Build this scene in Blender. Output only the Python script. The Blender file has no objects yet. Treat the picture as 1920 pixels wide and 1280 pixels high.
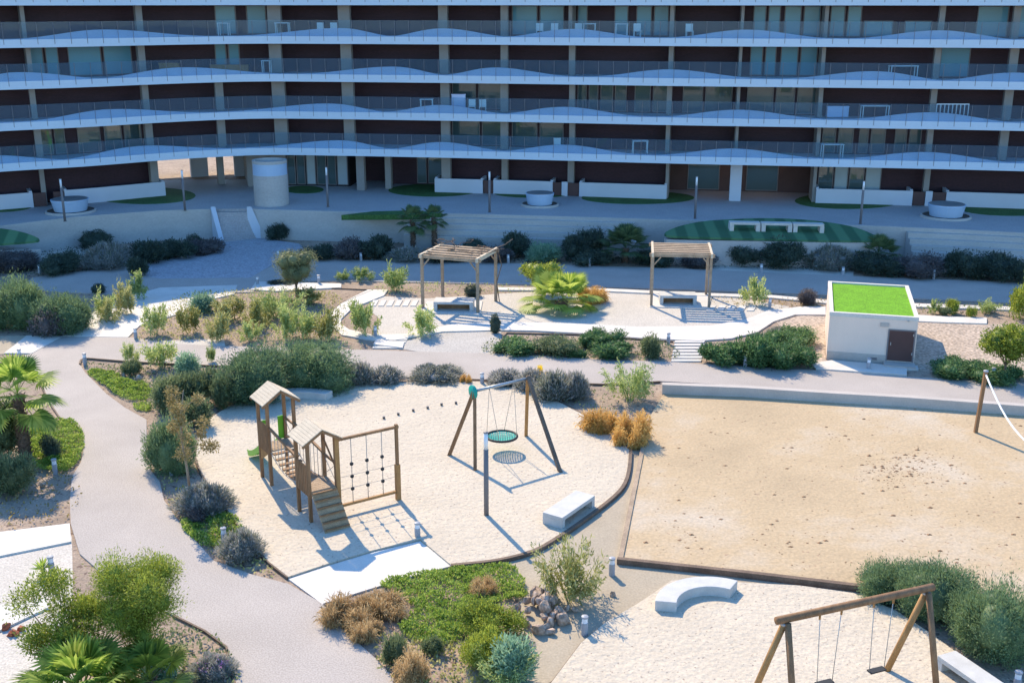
import bpy, bmesh, math, random
import numpy as np
from mathutils import Vector, Matrix
R = math.radians
random.seed(7)
scene = bpy.context.scene
C = bpy.context.collection

# ------------------------------------------------------------------ camera
H = 17.0; TH = R(16.8); F = 2108.0
cd = bpy.data.cameras.new('camera'); cam = bpy.data.objects.new('camera', cd); C.objects.link(cam)
cam.location = (0, 0, H); cam.rotation_euler = (R(90) - TH, 0, 0)
cd.sensor_width = 36; cd.lens = 36 * F / 1920; cd.clip_end = 3000
scene.camera = cam
# ------------------------------------------------------------------ light
SUN_EL = R(41); SUN_AZ = R(-24.5)
w = bpy.data.worlds.new('World'); scene.world = w; w.use_nodes = True
nt = w.node_tree
sky = nt.nodes.new('ShaderNodeTexSky'); sky.sky_type = 'NISHITA'; sky.sun_disc = False
sky.sun_elevation = SUN_EL; sky.sun_rotation = SUN_AZ; sky.air_density = 1.0; sky.dust_density = 0.3; sky.ozone_density = 4.0
bg = nt.nodes['Background']; bg.inputs['Strength'].default_value = 0.15
hsv = nt.nodes.new('ShaderNodeHueSaturation'); hsv.inputs['Saturation'].default_value = 1.2
nt.links.new(sky.outputs[0], hsv.inputs['Color']); nt.links.new(hsv.outputs[0], bg.inputs[0])
sl = bpy.data.lights.new('sun', 'SUN'); sl.energy = 2.75; sl.angle = R(0.5); sl.color = (1, .83, .59)
so = bpy.data.objects.new('sun', sl); C.objects.link(so)
sd = Vector((math.sin(SUN_AZ) * math.cos(SUN_EL), math.cos(SUN_AZ) * math.cos(SUN_EL), math.sin(SUN_EL)))
so.rotation_euler = sd.to_track_quat('Z', 'Y').to_euler()
scene.view_settings.view_transform = 'Standard'; scene.view_settings.look = 'None'
scene.view_settings.gamma = 1; scene.view_settings.exposure = 1.38
scene.render.engine = 'CYCLES'

# ------------------------------------------------------------------ picture -> world helpers
ct, st = math.cos(TH), math.sin(TH)
def slope(py):
    v = (640 - py) / F
    return (-st + v * ct) / (ct + v * st)
def U(px, py, z=0.0):
    Y = (z - H) / slope(py)
    d = Y * ct + (H - z) * st
    return Vector(((px - 960) / F * d, Y, z))
def zat(py, Y): return H + Y * slope(py)
def proj(p):
    d = p[1] * ct + (H - p[2]) * st
    v = -(p[1] * -st + (H - p[2]) * ct) / d if False else (p[1] * st - (H - p[2]) * ct) / d
    return 960 + p[0] / d * F, 640 - v * F
def mpp(p): return (p[1] * ct + (H - p[2]) * st) / F

# ------------------------------------------------------------------ object helpers
def setp(o, label=None, cat=None, group=None, kind=None):
    if label: o['label'] = label
    if cat: o['category'] = cat
    if group: o['group'] = group
    if kind: o['kind'] = kind
    return o
def link(name, me, parent=None, mats=()):
    for m in mats:
        if m.name not in [x.name for x in me.materials]: me.materials.append(m)
    o = bpy.data.objects.new(name, me); C.objects.link(o)
    if parent: o.parent = parent
    return o
def empty(name, loc, label, cat, rz=0, group=None):
    o = bpy.data.objects.new(name, None); C.objects.link(o); o.location = loc; o.rotation_euler = (0, 0, rz)
    o.empty_display_size = .3
    return setp(o, label, cat, group)
def copy_tree(o, parent=None):
    kids = [c for c in bpy.data.objects if c.parent == o]
    c = o.copy(); C.objects.link(c); c.parent = parent
    for k in kids: copy_tree(k, c)
    return c
class MB:
    def __init__(s): s.v = []; s.f = []; s.m = []; s.sm = []
    def add(s, vs, fs, mi=0, smooth=False):
        b = len(s.v); s.v += [tuple(v) for v in vs]; s.f += [tuple(i + b for i in f) for f in fs]
        s.m += [mi] * len(fs); s.sm += [smooth] * len(fs); return s
    def box(s, x0, x1, y0, y1, z0, z1, mi=0):
        return s.add([(x0,y0,z0),(x1,y0,z0),(x1,y1,z0),(x0,y1,z0),(x0,y0,z1),(x1,y0,z1),(x1,y1,z1),(x0,y1,z1)],
                     [(0,3,2,1),(4,5,6,7),(0,1,5,4),(1,2,6,5),(2,3,7,6),(3,0,4,7)], mi)
    def bar(s, a, b, w, h=None, up=(0,0,1), mi=0, w2=None):
        h = h or w; a = Vector(a); b = Vector(b); d = (b - a).normalized(); u = Vector(up)
        if abs(d.dot(u)) > .98: u = Vector((0, 1, 0))
        x = d.cross(u).normalized(); y = x.cross(d).normalized(); k = 1 if w2 is None else w2 / w
        vs = []
        for p, q in ((a, 1), (b, k)):
            for sx, sy in ((-1,-1),(1,-1),(1,1),(-1,1)): vs.append(p + x * sx * w/2 * q + y * sy * h/2 * q)
        return s.add(vs, [(0,3,2,1),(4,5,6,7),(0,1,5,4),(1,2,6,5),(2,3,7,6),(3,0,4,7)], mi)
    def tube(s, pts, r, n=8, mi=0, cap=True):
        pts = [Vector(p) for p in pts]; rs = r if isinstance(r, (list, tuple)) else [r] * len(pts)
        vs = []; fs = []
        for i, p in enumerate(pts):
            d = (pts[min(i + 1, len(pts) - 1)] - pts[max(i - 1, 0)]).normalized()
            u = Vector((0, 0, 1)) if abs(d.z) < .9 else Vector((0, 1, 0))
            x = d.cross(u).normalized(); y = x.cross(d)
            for j in range(n):
                a = 2 * math.pi * j / n; vs.append(p + (x * math.cos(a) + y * math.sin(a)) * rs[i])
        for i in range(len(pts) - 1):
            for j in range(n):
                a = i * n + j; b = i * n + (j + 1) % n; fs.append((a, b, b + n, a + n))
        if cap: fs.append(tuple(range(n))[::-1]); fs.append(tuple(range((len(pts) - 1) * n, len(pts) * n)))
        return s.add(vs, fs, mi, True)
    def lathe(s, prof, n=24, c=(0,0,0), mi=0):
        vs = []; fs = []
        for r, z in prof:
            for j in range(n):
                a = 2 * math.pi * j / n; vs.append((c[0] + r * math.cos(a), c[1] + r * math.sin(a), c[2] + z))
        for i in range(len(prof) - 1):
            for j in range(n):
                a = i * n + j; b = i * n + (j + 1) % n; fs.append((a, b, b + n, a + n))
        fs.append(tuple(range(n))[::-1]); fs.append(tuple(range((len(prof) - 1) * n, len(prof) * n)))
        return s.add(vs, fs, mi, False)
    def mesh(s, name):
        me = bpy.data.meshes.new(name); me.from_pydata(s.v, [], s.f)
        me.polygons.foreach_set('material_index', s.m); me.polygons.foreach_set('use_smooth', s.sm); me.update(); return me
    def build(s, name, mat, parent=None, bevel=0):
        me = s.mesh(name)
        bm = bmesh.new(); bm.from_mesh(me); bmesh.ops.recalc_face_normals(bm, faces=bm.faces); bm.to_mesh(me); bm.free()
        o = link(name, me, parent, mat if isinstance(mat, (list, tuple)) else (mat,))
        if bevel:
            b = o.modifiers.new('bevel', 'BEVEL'); b.width = bevel; b.segments = 2; b.limit_method = 'ANGLE'
        return o
def ccw(p):
    a = sum(p[i][0] * p[(i+1) % len(p)][1] - p[(i+1) % len(p)][0] * p[i][1] for i in range(len(p)))
    return p if a > 0 else p[::-1]
def smooth(pts, n=6, closed=True):
    out = []; L = len(pts); rng = range(L) if closed else range(L - 1)
    for i in rng:
        g = (lambda k: pts[k % L]) if closed else (lambda k: pts[max(0, min(L - 1, k))])
        p0, p1, p2, p3 = g(i-1), g(i), g(i+1), g(i+2)
        for t in range(n):
            t /= n
            out.append(tuple(.5 * ((2*p1[k]) + (-p0[k]+p2[k])*t + (2*p0[k]-5*p1[k]+4*p2[k]-p3[k])*t*t + (-p0[k]+3*p1[k]-3*p2[k]+p3[k])*t**3) for k in range(len(p1))))
    if not closed: out.append(tuple(pts[-1]))
    return out
def tess(p, o):
    from mathutils.geometry import tessellate_polygon
    out = []
    for t in tessellate_polygon([[Vector((a[0], a[1], 0)) for a in p]]):
        a, b, c = [p[i] for i in t]
        ar = (b[0]-a[0])*(c[1]-a[1]) - (b[1]-a[1])*(c[0]-a[0])
        if abs(ar) > 1e-9: out.append(tuple(i + o for i in (t if ar > 0 else t[::-1])))
    return out
def sheet(name, poly, z0, z1, mat, struct=True, sm=0, base=None, parent=None):
    """flat patch given by picture outline, unprojected onto height z1 (base = height used to unproject)"""
    if sm: poly = smooth(poly, sm)
    p = ccw([tuple(U(x, y, z1 if base is None else base)[:2]) for x, y in poly]); n = len(p)
    vs = [(x, y, z0) for x, y in p] + [(x, y, z1) for x, y in p]
    fs = [tuple(range(n, 2*n)), tuple(range(n))[::-1]] + [(i, (i+1) % n, (i+1) % n + n, i + n) for i in range(n)]
    me = bpy.data.meshes.new(name); me.from_pydata(vs, [], tess(p, n) + fs[2:]); me.update()
    o = link(name, me, parent, (mat,))
    if struct: o['kind'] = 'structure'
    return o

# ------------------------------------------------------------------ materials
def newmat(name):
    m = bpy.data.materials.new(name); m.use_nodes = True
    return m, m.node_tree, m.node_tree.nodes['Principled BSDF']
def N(nt, t, **k):
    n = nt.nodes.new(t)
    for a, b in k.items():
        if a.startswith('i_'): n.inputs[a[2:].replace('_', ' ')].default_value = b
        else: setattr(n, a, b)
    return n
def ramp(nt, fac, stops):
    r = nt.nodes.new('ShaderNodeValToRGB'); e = r.color_ramp.elements
    while len(e) < len(stops): e.new(.5)
    for i, (p, c) in enumerate(stops): e[i].position = p; e[i].color = (*c, 1) if len(c) == 3 else c
    nt.links.new(fac, r.inputs[0]); return r.outputs[0]
def mul(c, k): return tuple(min(1, x * k) for x in c)
def surf(name, col, rough=.8, var=.12, vs=1.5, fine=0, fs=25, bump=0, bs=8, spec=.3, specks=None, sk=(7, .28), tint=None, stretch=None, wave=None):
    """general mineral / painted surface: broad mottling + fine grain + optional dark specks + bump (object coordinates)"""
    m, nt, b = newmat(name)
    tc = N(nt, 'ShaderNodeTexCoord'); co = tc.outputs['Object']
    if stretch:
        mp = N(nt, 'ShaderNodeMapping'); mp.inputs['Scale'].default_value = stretch; nt.links.new(co, mp.inputs[0]); co = mp.outputs[0]
    n1 = N(nt, 'ShaderNodeTexNoise'); n1.inputs['Scale'].default_value = vs; n1.inputs['Detail'].default_value = 5; n1.inputs['Roughness'].default_value = .65
    nt.links.new(co, n1.inputs['Vector'])
    c2 = tint or mul(col, 1 + var)
    out = ramp(nt, n1.outputs[0], [(.3, mul(col, 1 - var)), (.5, col), (.7, c2)])
    if fine:
        n2 = N(nt, 'ShaderNodeTexNoise'); n2.inputs['Scale'].default_value = fs; n2.inputs['Detail'].default_value = 2
        nt.links.new(co, n2.inputs['Vector'])
        r2 = ramp(nt, n2.outputs[0], [(.3, (1-fine,)*3), (.7, (1+fine,)*3)])
        mx = N(nt, 'ShaderNodeMix', data_type='RGBA', blend_type='MULTIPLY'); mx.inputs[0].default_value = 1
        nt.links.new(out, mx.inputs[6]); nt.links.new(r2, mx.inputs[7]); out = mx.outputs[2]
    if specks:
        v = N(nt, 'ShaderNodeTexNoise'); v.inputs['Scale'].default_value = sk[0]; v.inputs['Detail'].default_value = 3
        nt.links.new(tc.outputs['Object'], v.inputs['Vector'])
        f = ramp(nt, v.outputs[0], [(sk[1], (1,1,1)), (sk[1] + .05, (0,0,0))])
        mx = N(nt, 'ShaderNodeMix', data_type='RGBA'); nt.links.new(f, mx.inputs[0])
        nt.links.new(out, mx.inputs[6]); mx.inputs[7].default_value = (*specks, 1); out = mx.outputs[2]
    nt.links.new(out, b.inputs['Base Color'])
    b.inputs['Roughness'].default_value = rough; b.inputs['Specular IOR Level'].default_value = spec
    if bump:
        n3 = N(nt, 'ShaderNodeTexNoise'); n3.inputs['Scale'].default_value = bs; n3.inputs['Detail'].default_value = 4
        nt.links.new(co, n3.inputs['Vector'])
        bp = N(nt, 'ShaderNodeBump'); bp.inputs['Strength'].default_value = 1; bp.inputs['Distance'].default_value = bump
        nt.links.new(n3.outputs[0], bp.inputs['Height']); nt.links.new(bp.outputs[0], b.inputs['Normal'])
    return m
def leafmat(name, cols, rough=.55, trans=.35, hue=None):
    m, nt, b = newmat(name)
    g = N(nt, 'ShaderNodeNewGeometry'); tc = N(nt, 'ShaderNodeTexCoord'); oi = N(nt, 'ShaderNodeObjectInfo')
    nz = N(nt, 'ShaderNodeTexNoise'); nz.inputs['Scale'].default_value = 2.2; nz.inputs['Detail'].default_value = 3
    nt.links.new(tc.outputs['Object'], nz.inputs['Vector'])
    a = N(nt, 'ShaderNodeMath', operation='MULTIPLY'); a.inputs[1].default_value = .55; nt.links.new(g.outputs['Random Per Island'], a.inputs[0])
    a2 = N(nt, 'ShaderNodeMath', operation='MULTIPLY_ADD'); a2.inputs[1].default_value = .9; nt.links.new(nz.outputs[0], a2.inputs[0]); nt.links.new(a.outputs[0], a2.inputs[2])
    a3 = N(nt, 'ShaderNodeMath', operation='MULTIPLY_ADD'); a3.inputs[1].default_value = .25; nt.links.new(oi.outputs['Random'], a3.inputs[0]); nt.links.new(a2.outputs[0], a3.inputs[2])
    k = len(cols); st_ = [(.3 + .85 * i / (k - 1), c) for i, c in enumerate(cols)]
    st_ = [(min(1, p), c) for p, c in st_]
    col = ramp(nt, a3.outputs[0], st_)
    nt.links.new(col, b.inputs['Base Color']); b.inputs['Roughness'].default_value = rough; b.inputs['Specular IOR Level'].default_value = .35
    tr = N(nt, 'ShaderNodeBsdfTranslucent'); mx = N(nt, 'ShaderNodeMixShader'); mx.inputs[0].default_value = trans
    hs = N(nt, 'ShaderNodeHueSaturation'); hs.inputs['Value'].default_value = 1.6; hs.inputs['Hue'].default_value = .485; nt.links.new(col, hs.inputs['Color'])
    nt.links.new(hs.outputs[0], tr.inputs[0]); nt.links.new(b.outputs[0], mx.inputs[1]); nt.links.new(tr.outputs[0], mx.inputs[2])
    nt.links.new(mx.outputs[0], nt.nodes['Material Output'].inputs[0]); return m
M = {}
M['soil'] = surf('soil', (.31, .235, .175), .95, .22, .5, .25, 14, .05, 5, specks=(.16, .11, .085), sk=(3.5, .36))
M['path'] = surf('aggregate_path', (.385, .34, .30), .85, .09, .3, .2, 22, .006, 30)
M['pave'] = surf('paving', (.38, .355, .35), .8, .06, .6, .12, 9, 0)
M['pebble'] = surf('pebble_paving', (.34, .34, .36), .7, .08, 1, .30, 9, .006, 9)
M['white'] = surf('white_concrete', (.60, .56, .50), .8, .10, .8, .08, 20, .004, 14)
M['stepstone'] = surf('step_stone', (.56, .53, .48), .8, .06, .5, .06, 20)
M['psand'] = surf('play_sand', (.53, .455, .35), .95, .07, .35, .10, 12, .05, 5.5, specks=(.27, .21, .17), sk=(9.0, .315))
M['vsand'] = surf('volley_sand', (.46, .345, .21), .95, .14, .16, .12, 10, .03, 5.0, specks=(.34, .23, .15), sk=(5.5, .275), tint=(.50, .42, .32))
M['beige'] = surf('compacted_sand', (.38, .32, .235), .95, .10, .5, .12, 15, .01, 8)
M['gravel'] = surf('pale_gravel', (.50, .455, .39), .9, .08, .4, .22, 16, .02, 12)
M['ggravel'] = surf('grey_gravel', (.42, .39, .35), .9, .08, .4, .25, 16, .02, 12)
M['bgravel'] = surf('brown_gravel', (.42, .335, .26), .95, .12, .6, .45, 7, .05, 6)
M['wood'] = surf('timber', (.25, .135, .065), .7, .3, 2, .2, 30, 0, stretch=(3, 3, .6))
M['woodl'] = surf('honey_timber', (.36, .19, .07), .7, .25, 2, .2, 30, stretch=(3, 3, .6))
M['rampw'] = surf('ramp_boards', (.42, .27, .15), .8, .2, 2, .2, 30)
M['woodg'] = surf('weathered_timber', (.34, .25, .17), .8, .25, 2, .25, 30)
M['wooddk'] = surf('dark_timber', (.15, .105, .075), .8, .3, 2, .2, 20)
M['roofw'] = surf('pale_roof_boards', (.58, .48, .35), .8, .10, 2, .1, 30)
M['whitep'] = surf('white_bench_concrete', (.50, .49, .46), .7, .11, 2.2, .06, 40, .004, 30)
M['kerb'] = surf('kerb_stone', (.46, .41, .36), .85, .08, 1, .08, 20)
M['shed'] = surf('shed_render', (.76, .61, .50), .9, .05, .6, .04, 20)
M['turf'] = surf('artificial_turf', (.13, .32, .01), .9, .15, 2, .35, 14, .02, 14)
M['lawn'] = surf('lawn', (.055, .125, .035), .95, .2, .8, .4, 10, .03, 8)
M['doorb'] = surf('brown_door', (.085, .045, .04), .6, .1, 1)
M['fascia'] = surf('white_fascia', (.50, .60, .68), .5, .03, .4, .02, 8)
M['waveb'] = surf('parapet_white', (.60, .66, .88), .6, .04, .4)
M['slabu'] = surf('soffit', (.5, .5, .52), .8, .03)
M['cladding'] = surf('maroon_cladding', (.036, .014, .022), .6, .15, .7, .25, 5, stretch=(1, 1, 6))
M['column'] = surf('column_concrete', (.26, .25, .235), .8, .08, 1)
M['gwall'] = surf('garden_wall_white', (.50, .53, .58), .7, .04, .5)
M['retain'] = surf('retaining_wall', (.42, .40, .375), .85, .08, .4, .08, 6, stretch=(1, 1, 3))
M['metal'] = surf('grey_metal', (.17, .16, .165), .5, .08)
M['gmetal'] = surf('galvanised_steel', (.35, .37, .38), .4, .1); M['gmetal'].node_tree.nodes['Principled BSDF'].inputs['Metallic'].default_value = .6
M['bollard'] = surf('bollard_grey', (.33, .34, .36), .5, .06)
M['lens'] = surf('frosted_lens', (.72, .74, .76), .3, .02)
M['dark'] = surf('dark_rubber', (.03, .03, .03), .6, .1)
M['teal'] = surf('teal_plastic', (.01, .30, .24), .4, .04)
M['nest'] = surf('turquoise_net', (.10, .48, .38), .7, .1, 4)
M['slide'] = surf('green_slide', (.16, .46, .03), .35, .05)
M['rope'] = surf('rope', (.42, .36, .30), .8, .1)
M['trunk'] = surf('bark', (.17, .12, .09), .9, .3, 3, .3, 14, .02, 8)
M['ptrunk'] = surf('palm_trunk', (.13, .085, .06), .95, .35, 4, .4, 9, .06, 7)
M['rock'] = surf('rock', (.36, .27, .205), .9, .35, 2.5, .3, 9, .05, 5, tint=(.52, .40, .32))
M['rust'] = surf('rust_rock', (.28, .09, .045), .9, .3, 3, .2, 9, .05, 5)
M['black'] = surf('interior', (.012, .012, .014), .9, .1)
M['curtain'] = surf('blind', (.35, .42, .45), .9, .05)
M['white_furn'] = surf('white_furniture', (.72, .74, .76), .5, .02)
M['planterw'] = surf('planter_pale', (.36, .48, .62), .5, .03)
M['bark_mulch'] = surf('dark_mulch', (.10, .075, .06), .95, .3, 2, .4, 8)
def glassmat(name, tint, refl, transp, ior=1.45):
    m, nt, b = newmat(name)
    b.inputs['Base Color'].default_value = (*tint, 1); b.inputs['Roughness'].default_value = .5
    gl = N(nt, 'ShaderNodeBsdfGlossy'); gl.inputs['Roughness'].default_value = .02; gl.inputs['Color'].default_value = (.85, .95, .95, 1)
    tr = N(nt, 'ShaderNodeBsdfTransparent'); tr.inputs[0].default_value = (.82, .92, .95, 1)
    m1 = N(nt, 'ShaderNodeMixShader'); m1.inputs[0].default_value = transp
    nt.links.new(b.outputs[0], m1.inputs[1]); nt.links.new(tr.outputs[0], m1.inputs[2])
    fr = N(nt, 'ShaderNodeFresnel'); fr.inputs['IOR'].default_value = ior
    ad = N(nt, 'ShaderNodeMath', operation='ADD', use_clamp=True); ad.inputs[1].default_value = refl; nt.links.new(fr.outputs[0], ad.inputs[0])
    m2 = N(nt, 'ShaderNodeMixShader'); nt.links.new(ad.outputs[0], m2.inputs[0])
    nt.links.new(m1.outputs[0], m2.inputs[1]); nt.links.new(gl.outputs[0], m2.inputs[2])
    nt.links.new(m2.outputs[0], nt.nodes['Material Output'].inputs[0]); return m
M['pane'] = glassmat('window_glass', (.02, .06, .07), .06, 0)
M['pane_blue'] = glassmat('sky_tinted_glass', (.09, .27, .36), .0, 0, 1.25)  # upper panes: blue sky reflection put into the base tint
M['panel_glass'] = glassmat('balustrade_glass', (.20, .32, .46), .0, .89, 1.2)
def emis(name, c, s):
    m, nt, b = newmat(name); b.inputs['Base Color'].default_value = (*c, 1)
    b.inputs['Emission Color'].default_value = (*c, 1); b.inputs['Emission Strength'].default_value = s; return m
M['warm'] = emis('warm_light', (1, .62, .36), 1.2)
# foliage
M['f_mastic'] = leafmat('feathery_green', [(.035, .075, .045), (.09, .155, .08), (.17, .25, .11)])
M['f_dusky'] = leafmat('dusky_green', [(0.043, 0.080, 0.043), (0.102, 0.145, 0.072), (0.174, 0.217, 0.102)])
M['f_lav'] = leafmat('lavender_grey', [(.09, .11, .075), (.20, .215, .165), (.31, .305, .29)])
M['f_olea'] = leafmat('oleander_green', [(0.072, 0.145, 0.036), (0.232, 0.319, 0.102), (0.464, 0.522, 0.203)])
M['f_oleay'] = leafmat('yellowed_oleander', [(.09, .12, .03), (.24, .25, .07), (.42, .42, .18)])
M['f_gold'] = leafmat('golden_grass', [(.20, .11, .02), (.42, .26, .06), (.58, .40, .13)], trans=.4)
M['f_brown'] = leafmat('dry_grass', [(.15, .10, .04), (.34, .24, .11), (.50, .38, .19)], trans=.4)
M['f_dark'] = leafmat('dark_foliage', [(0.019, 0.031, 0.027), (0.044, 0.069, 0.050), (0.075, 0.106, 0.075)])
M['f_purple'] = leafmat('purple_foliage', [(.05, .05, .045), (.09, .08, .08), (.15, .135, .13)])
M['f_junip'] = leafmat('juniper_green', [(0.022, 0.065, 0.029), (0.058, 0.138, 0.051), (0.131, 0.232, 0.087)])
M['f_cover'] = leafmat('succulent_cover', [(.07, .13, .02), (.17, .28, .04), (.31, .41, .09)])
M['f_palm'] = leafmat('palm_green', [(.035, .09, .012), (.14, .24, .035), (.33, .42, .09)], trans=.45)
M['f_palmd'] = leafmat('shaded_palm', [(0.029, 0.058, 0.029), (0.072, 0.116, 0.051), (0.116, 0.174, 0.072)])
M['f_tree'] = leafmat('tree_green', [(0.058, 0.102, 0.017), (0.160, 0.217, 0.029), (0.319, 0.377, 0.058)])
M['f_rust'] = leafmat('rusty_leaves', [(.10, .10, .03), (.24, .20, .07), (.36, .28, .13)])
M['f_pine'] = leafmat('round_crown', [(0.043, 0.065, 0.029), (0.116, 0.145, 0.072), (0.217, 0.246, 0.131)])
M['f_pink'] = leafmat('pink_flowers', [(.40, .14, .38), (.60, .28, .52), (.7, .4, .6)])
M['f_yel'] = leafmat('yellow_flowers', [(.55, .40, .02), (.7, .55, .03), (.8, .66, .05)])
M['f_blue'] = leafmat('blue_green', [(0.072, 0.160, 0.116), (0.160, 0.275, 0.189), (0.261, 0.392, 0.246)])
# ------------------------------------------------------------------ ground (garden level z = 0)
PZ = 2.2
mb = MB(); mb.box(-600, 600, -500, 1200, -.5, 0)
setp(mb.build('ground', M['soil']), kind='structure')
lay = [0.004]
def flat(name, poly, mat, sm=0, step=.004, z=None):
    lay[0] += step
    return sheet(name, poly, -.05, lay[0] if z is None else z, M[mat], True, sm, base=0)
# beige / gravel areas first
flat('compacted_sand', [(980,1000),(1150,900),(1215,780),(1260,740),(1180,1010),(1160,1055),(1640,1115),(1700,1180),(1260,1120),(1000,1300),(1040,1400),(880,1400),(870,1200),(960,1180),(985,1095),(920,1062)], 'beige')
flat('gravel', [(-60,1030),(135,1005),(140,1280),(150,1400),(-80,1400)], 'gravel')
flat('gravel', [(700,555),(800,560),(985,548),(1150,545),(1225,548),(1330,552),(1420,565),(1480,575),(1440,610),(1320,622),(1100,618),(930,612),(830,618),(740,640),(700,635),(715,600),(690,580)], 'gravel')
flat('gravel', [(760,640),(830,622),(940,622),(940,640),(922,664),(800,662),(755,655)], 'ggravel')
flat('gravel', [(1455,605),(1500,592),(1548,594),(1548,690),(1535,695),(1500,640)], 'bgravel')
flat('gravel', [(1700,600),(1850,608),(1960,612),(1960,700),(1830,705),(1760,700),(1700,690)], 'bgravel')
flat('gravel', [(-60,632),(50,630),(118,634),(20,664),(-60,668)], 'beige')
flat('gravel', [(300,640),(420,636),(430,690),(300,675)], 'gravel')
flat('gravel', [(-60,480),(30,462),(150,462),(190,480),(140,500),(40,500),(-60,520)], 'gravel')
flat('gravel', [(1330,498),(1385,490),(1480,496),(1600,505),(1600,522),(1330,510)], 'gravel')
# garden paths
flat('path', [(470,1400),(435,1270),(425,1215),(385,1185),(325,1155),(230,1110),(150,1040),(133,985),(131,940),(135,895),(152,868),(158,840),(155,812),(138,797),(112,785),(95,760),(75,720),(62,690),(45,668),(60,664),(118,632),(237,634),(248,634),(330,646),(420,650),(560,655),(680,657),(800,661),(935,664),(1100,674),(1260,680),(1400,689),(1540,696),(1700,708),(1960,722),(1960,765),(1700,745),(1540,733),(1400,725),(1240,716),(1130,722),(960,716),(860,712),(700,706),(560,697),(420,688),(250,680),(162,674),(148,682),(160,700),(200,740),(235,766),(275,788),(275,840),(268,856),(282,882),(300,905),(308,940),(340,985),(400,1052),(470,1078),(540,1096),(606,1134),(640,1180),(700,1232),(750,1284),(860,1400)], 'path')
flat('path', [(60,522),(130,512),(240,500),(275,498),(300,545),(440,540),(470,520),(520,494),(580,487),(840,492),(1100,499),(1300,506),(1600,519),(1960,533),(1960,572),(1600,556),(1300,545),(1000,535),(640,528),(500,528),(460,545),(300,570),(240,555),(100,548),(40,540)], 'path')
flat('path', [(272,515),(480,512),(475,548),(300,552)], 'path') if 0 else None
flat('path', [(262,512),(482,510),(476,549),(300,553),(250,552)], 'path')
flat('path', [(410,455),(485,447),(560,458),(575,470),(520,492),(470,522),(300,524),(275,520),(272,495),(340,480),(400,470)], 'pebble')
flat('concrete_path', [(118,632),(150,600),(205,572),(275,548),(300,541),(445,536),(440,553),(395,563),(335,590),(262,612),(240,634)], 'white')
flat('concrete_path', [(8,664),(50,631),(118,632),(60,664)], 'white')
flat('concrete_path', [(-80,1018),(0,1000),(131,984),(134,1018),(0,1045),(-80,1065)], 'white')
flat('concrete_path', [(-80,1160),(0,1138),(85,1122),(95,1140),(0,1185),(-80,1215)], 'white')
flat('concrete_path', [(700,640),(740,640),(830,624),(940,621),(1000,622),(1090,627),(1200,636),(1310,641),(1370,637),(1420,625),(1450,605),(1490,592),(1548,592),(1548,577),(1500,577),(1440,584),(1400,600),(1330,613),(1200,615),(1060,608),(940,606),(850,610),(760,628),(700,630),(655,620),(640,610),(640,600),(660,580),(720,556),(728,545),(690,545),(640,570),(622,585),(620,610),(640,630)], 'white')
flat('concrete_path', [(1710,592),(1780,596),(1850,598),(1850,609),(1780,607),(1710,604)], 'white')
flat('concrete_path', [(480,530),(640,534),(640,541),(520,548),(470,545)], 'white')
flat('concrete_path', [(930,541),(1130,543),(1300,551),(1450,556),(1560,566),(1960,580),(1960,586),(1560,572),(1450,561),(1300,556),(1130,548),(930,546)], 'white')
flat('concrete_path', [(1560,678),(1700,690),(1700,706),(1530,694),(1520,684)], 'white')
flat('paving_slab', [(705,640),(758,644),(755,655),(700,648)], 'stepstone')
# play sand, volleyball court, swing sand
PLAY = [(541,1086),(505,1058),(480,1030),(445,985),(420,950),(398,920),(378,890),(368,860),(372,825),(390,790),(430,765),(500,745),(590,732),(700,723),(820,717),(900,719),(960,728),(1030,748),(1100,785),(1150,815),(1180,848),(1182,868),(1172,910),(1152,935),(1105,972),(1050,1010),(1000,1038),(930,1056),(846,1064),(788,1015),(700,1036),(610,1063)]
flat('play_sand', PLAY, 'psand')
flat('play_sand', [(1030,1290),(1090,1210),(1135,1172),(1190,1140),(1228,1115),(1260,1092),(1390,1097),(1500,1103),(1600,1117),(1680,1150),(1740,1190),(1960,1350),(1960,1500),(900,1500)], 'psand')
flat('volleyball_sand', [(1246,738),(1960,783),(1960,1145),(1610,1106),(1400,1082),(1163,1055),(1190,920),(1216,790)], 'vsand')
o = sheet('concrete_slab', [(541,1087),(610,1064),(700,1037),(788,1016),(846,1063),(800,1075),(700,1104),(604,1134)], -.05, .05, M['white'], True, 0, base=0)
# step stones
def stones(x0, x1, y0, y1, n, sk=0, hor=True, lab='', grp=[0]):
    grp[0] += 1; gname = ['stepping stones by the grey gravel patch','stair-like row of stepping stones','stepping stones left of the vine pergola','stepping stones right of the bare pergola'][grp[0]-1]
    for i in range(n):
        if hor:
            a = y0 + (y1 - y0) * i / n; b = a + (y1 - y0) / n * .62; s = sk * i
            q = [(x0 + s, a), (x1 + s, a), (x1 + s - 2, b), (x0 + s - 2, b)]
        else:
            a = x0 + (x1 - x0) * i / n; b = a + (x1 - x0) / n * .68
            q = [(a, y0), (b, y0), (b - 6, y1), (a - 6, y1)]
        o = sheet('stepping_stone', q, -.04, .06, M['stepstone'], False, 0, base=0)
        setp(o, lab, 'stepping stone', gname)
stones(712, 768, 631, 656, 5, -3, True, 'white stepping stone slab crossing the bed left of the small grey gravel patch')
stones(1266, 1322, 640, 681, 7, -1, True, 'white stepping stone slab in the stair-like row beside the dark juniper bed')
stones(700, 790, 564, 575, 6, 0, False, 'white stepping stone slab in the gravel just left of the vine pergola')
stones(1330, 1425, 574, 584, 5, 0, False, 'white stepping stone slab in the gravel right of the bare pergola')

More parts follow.
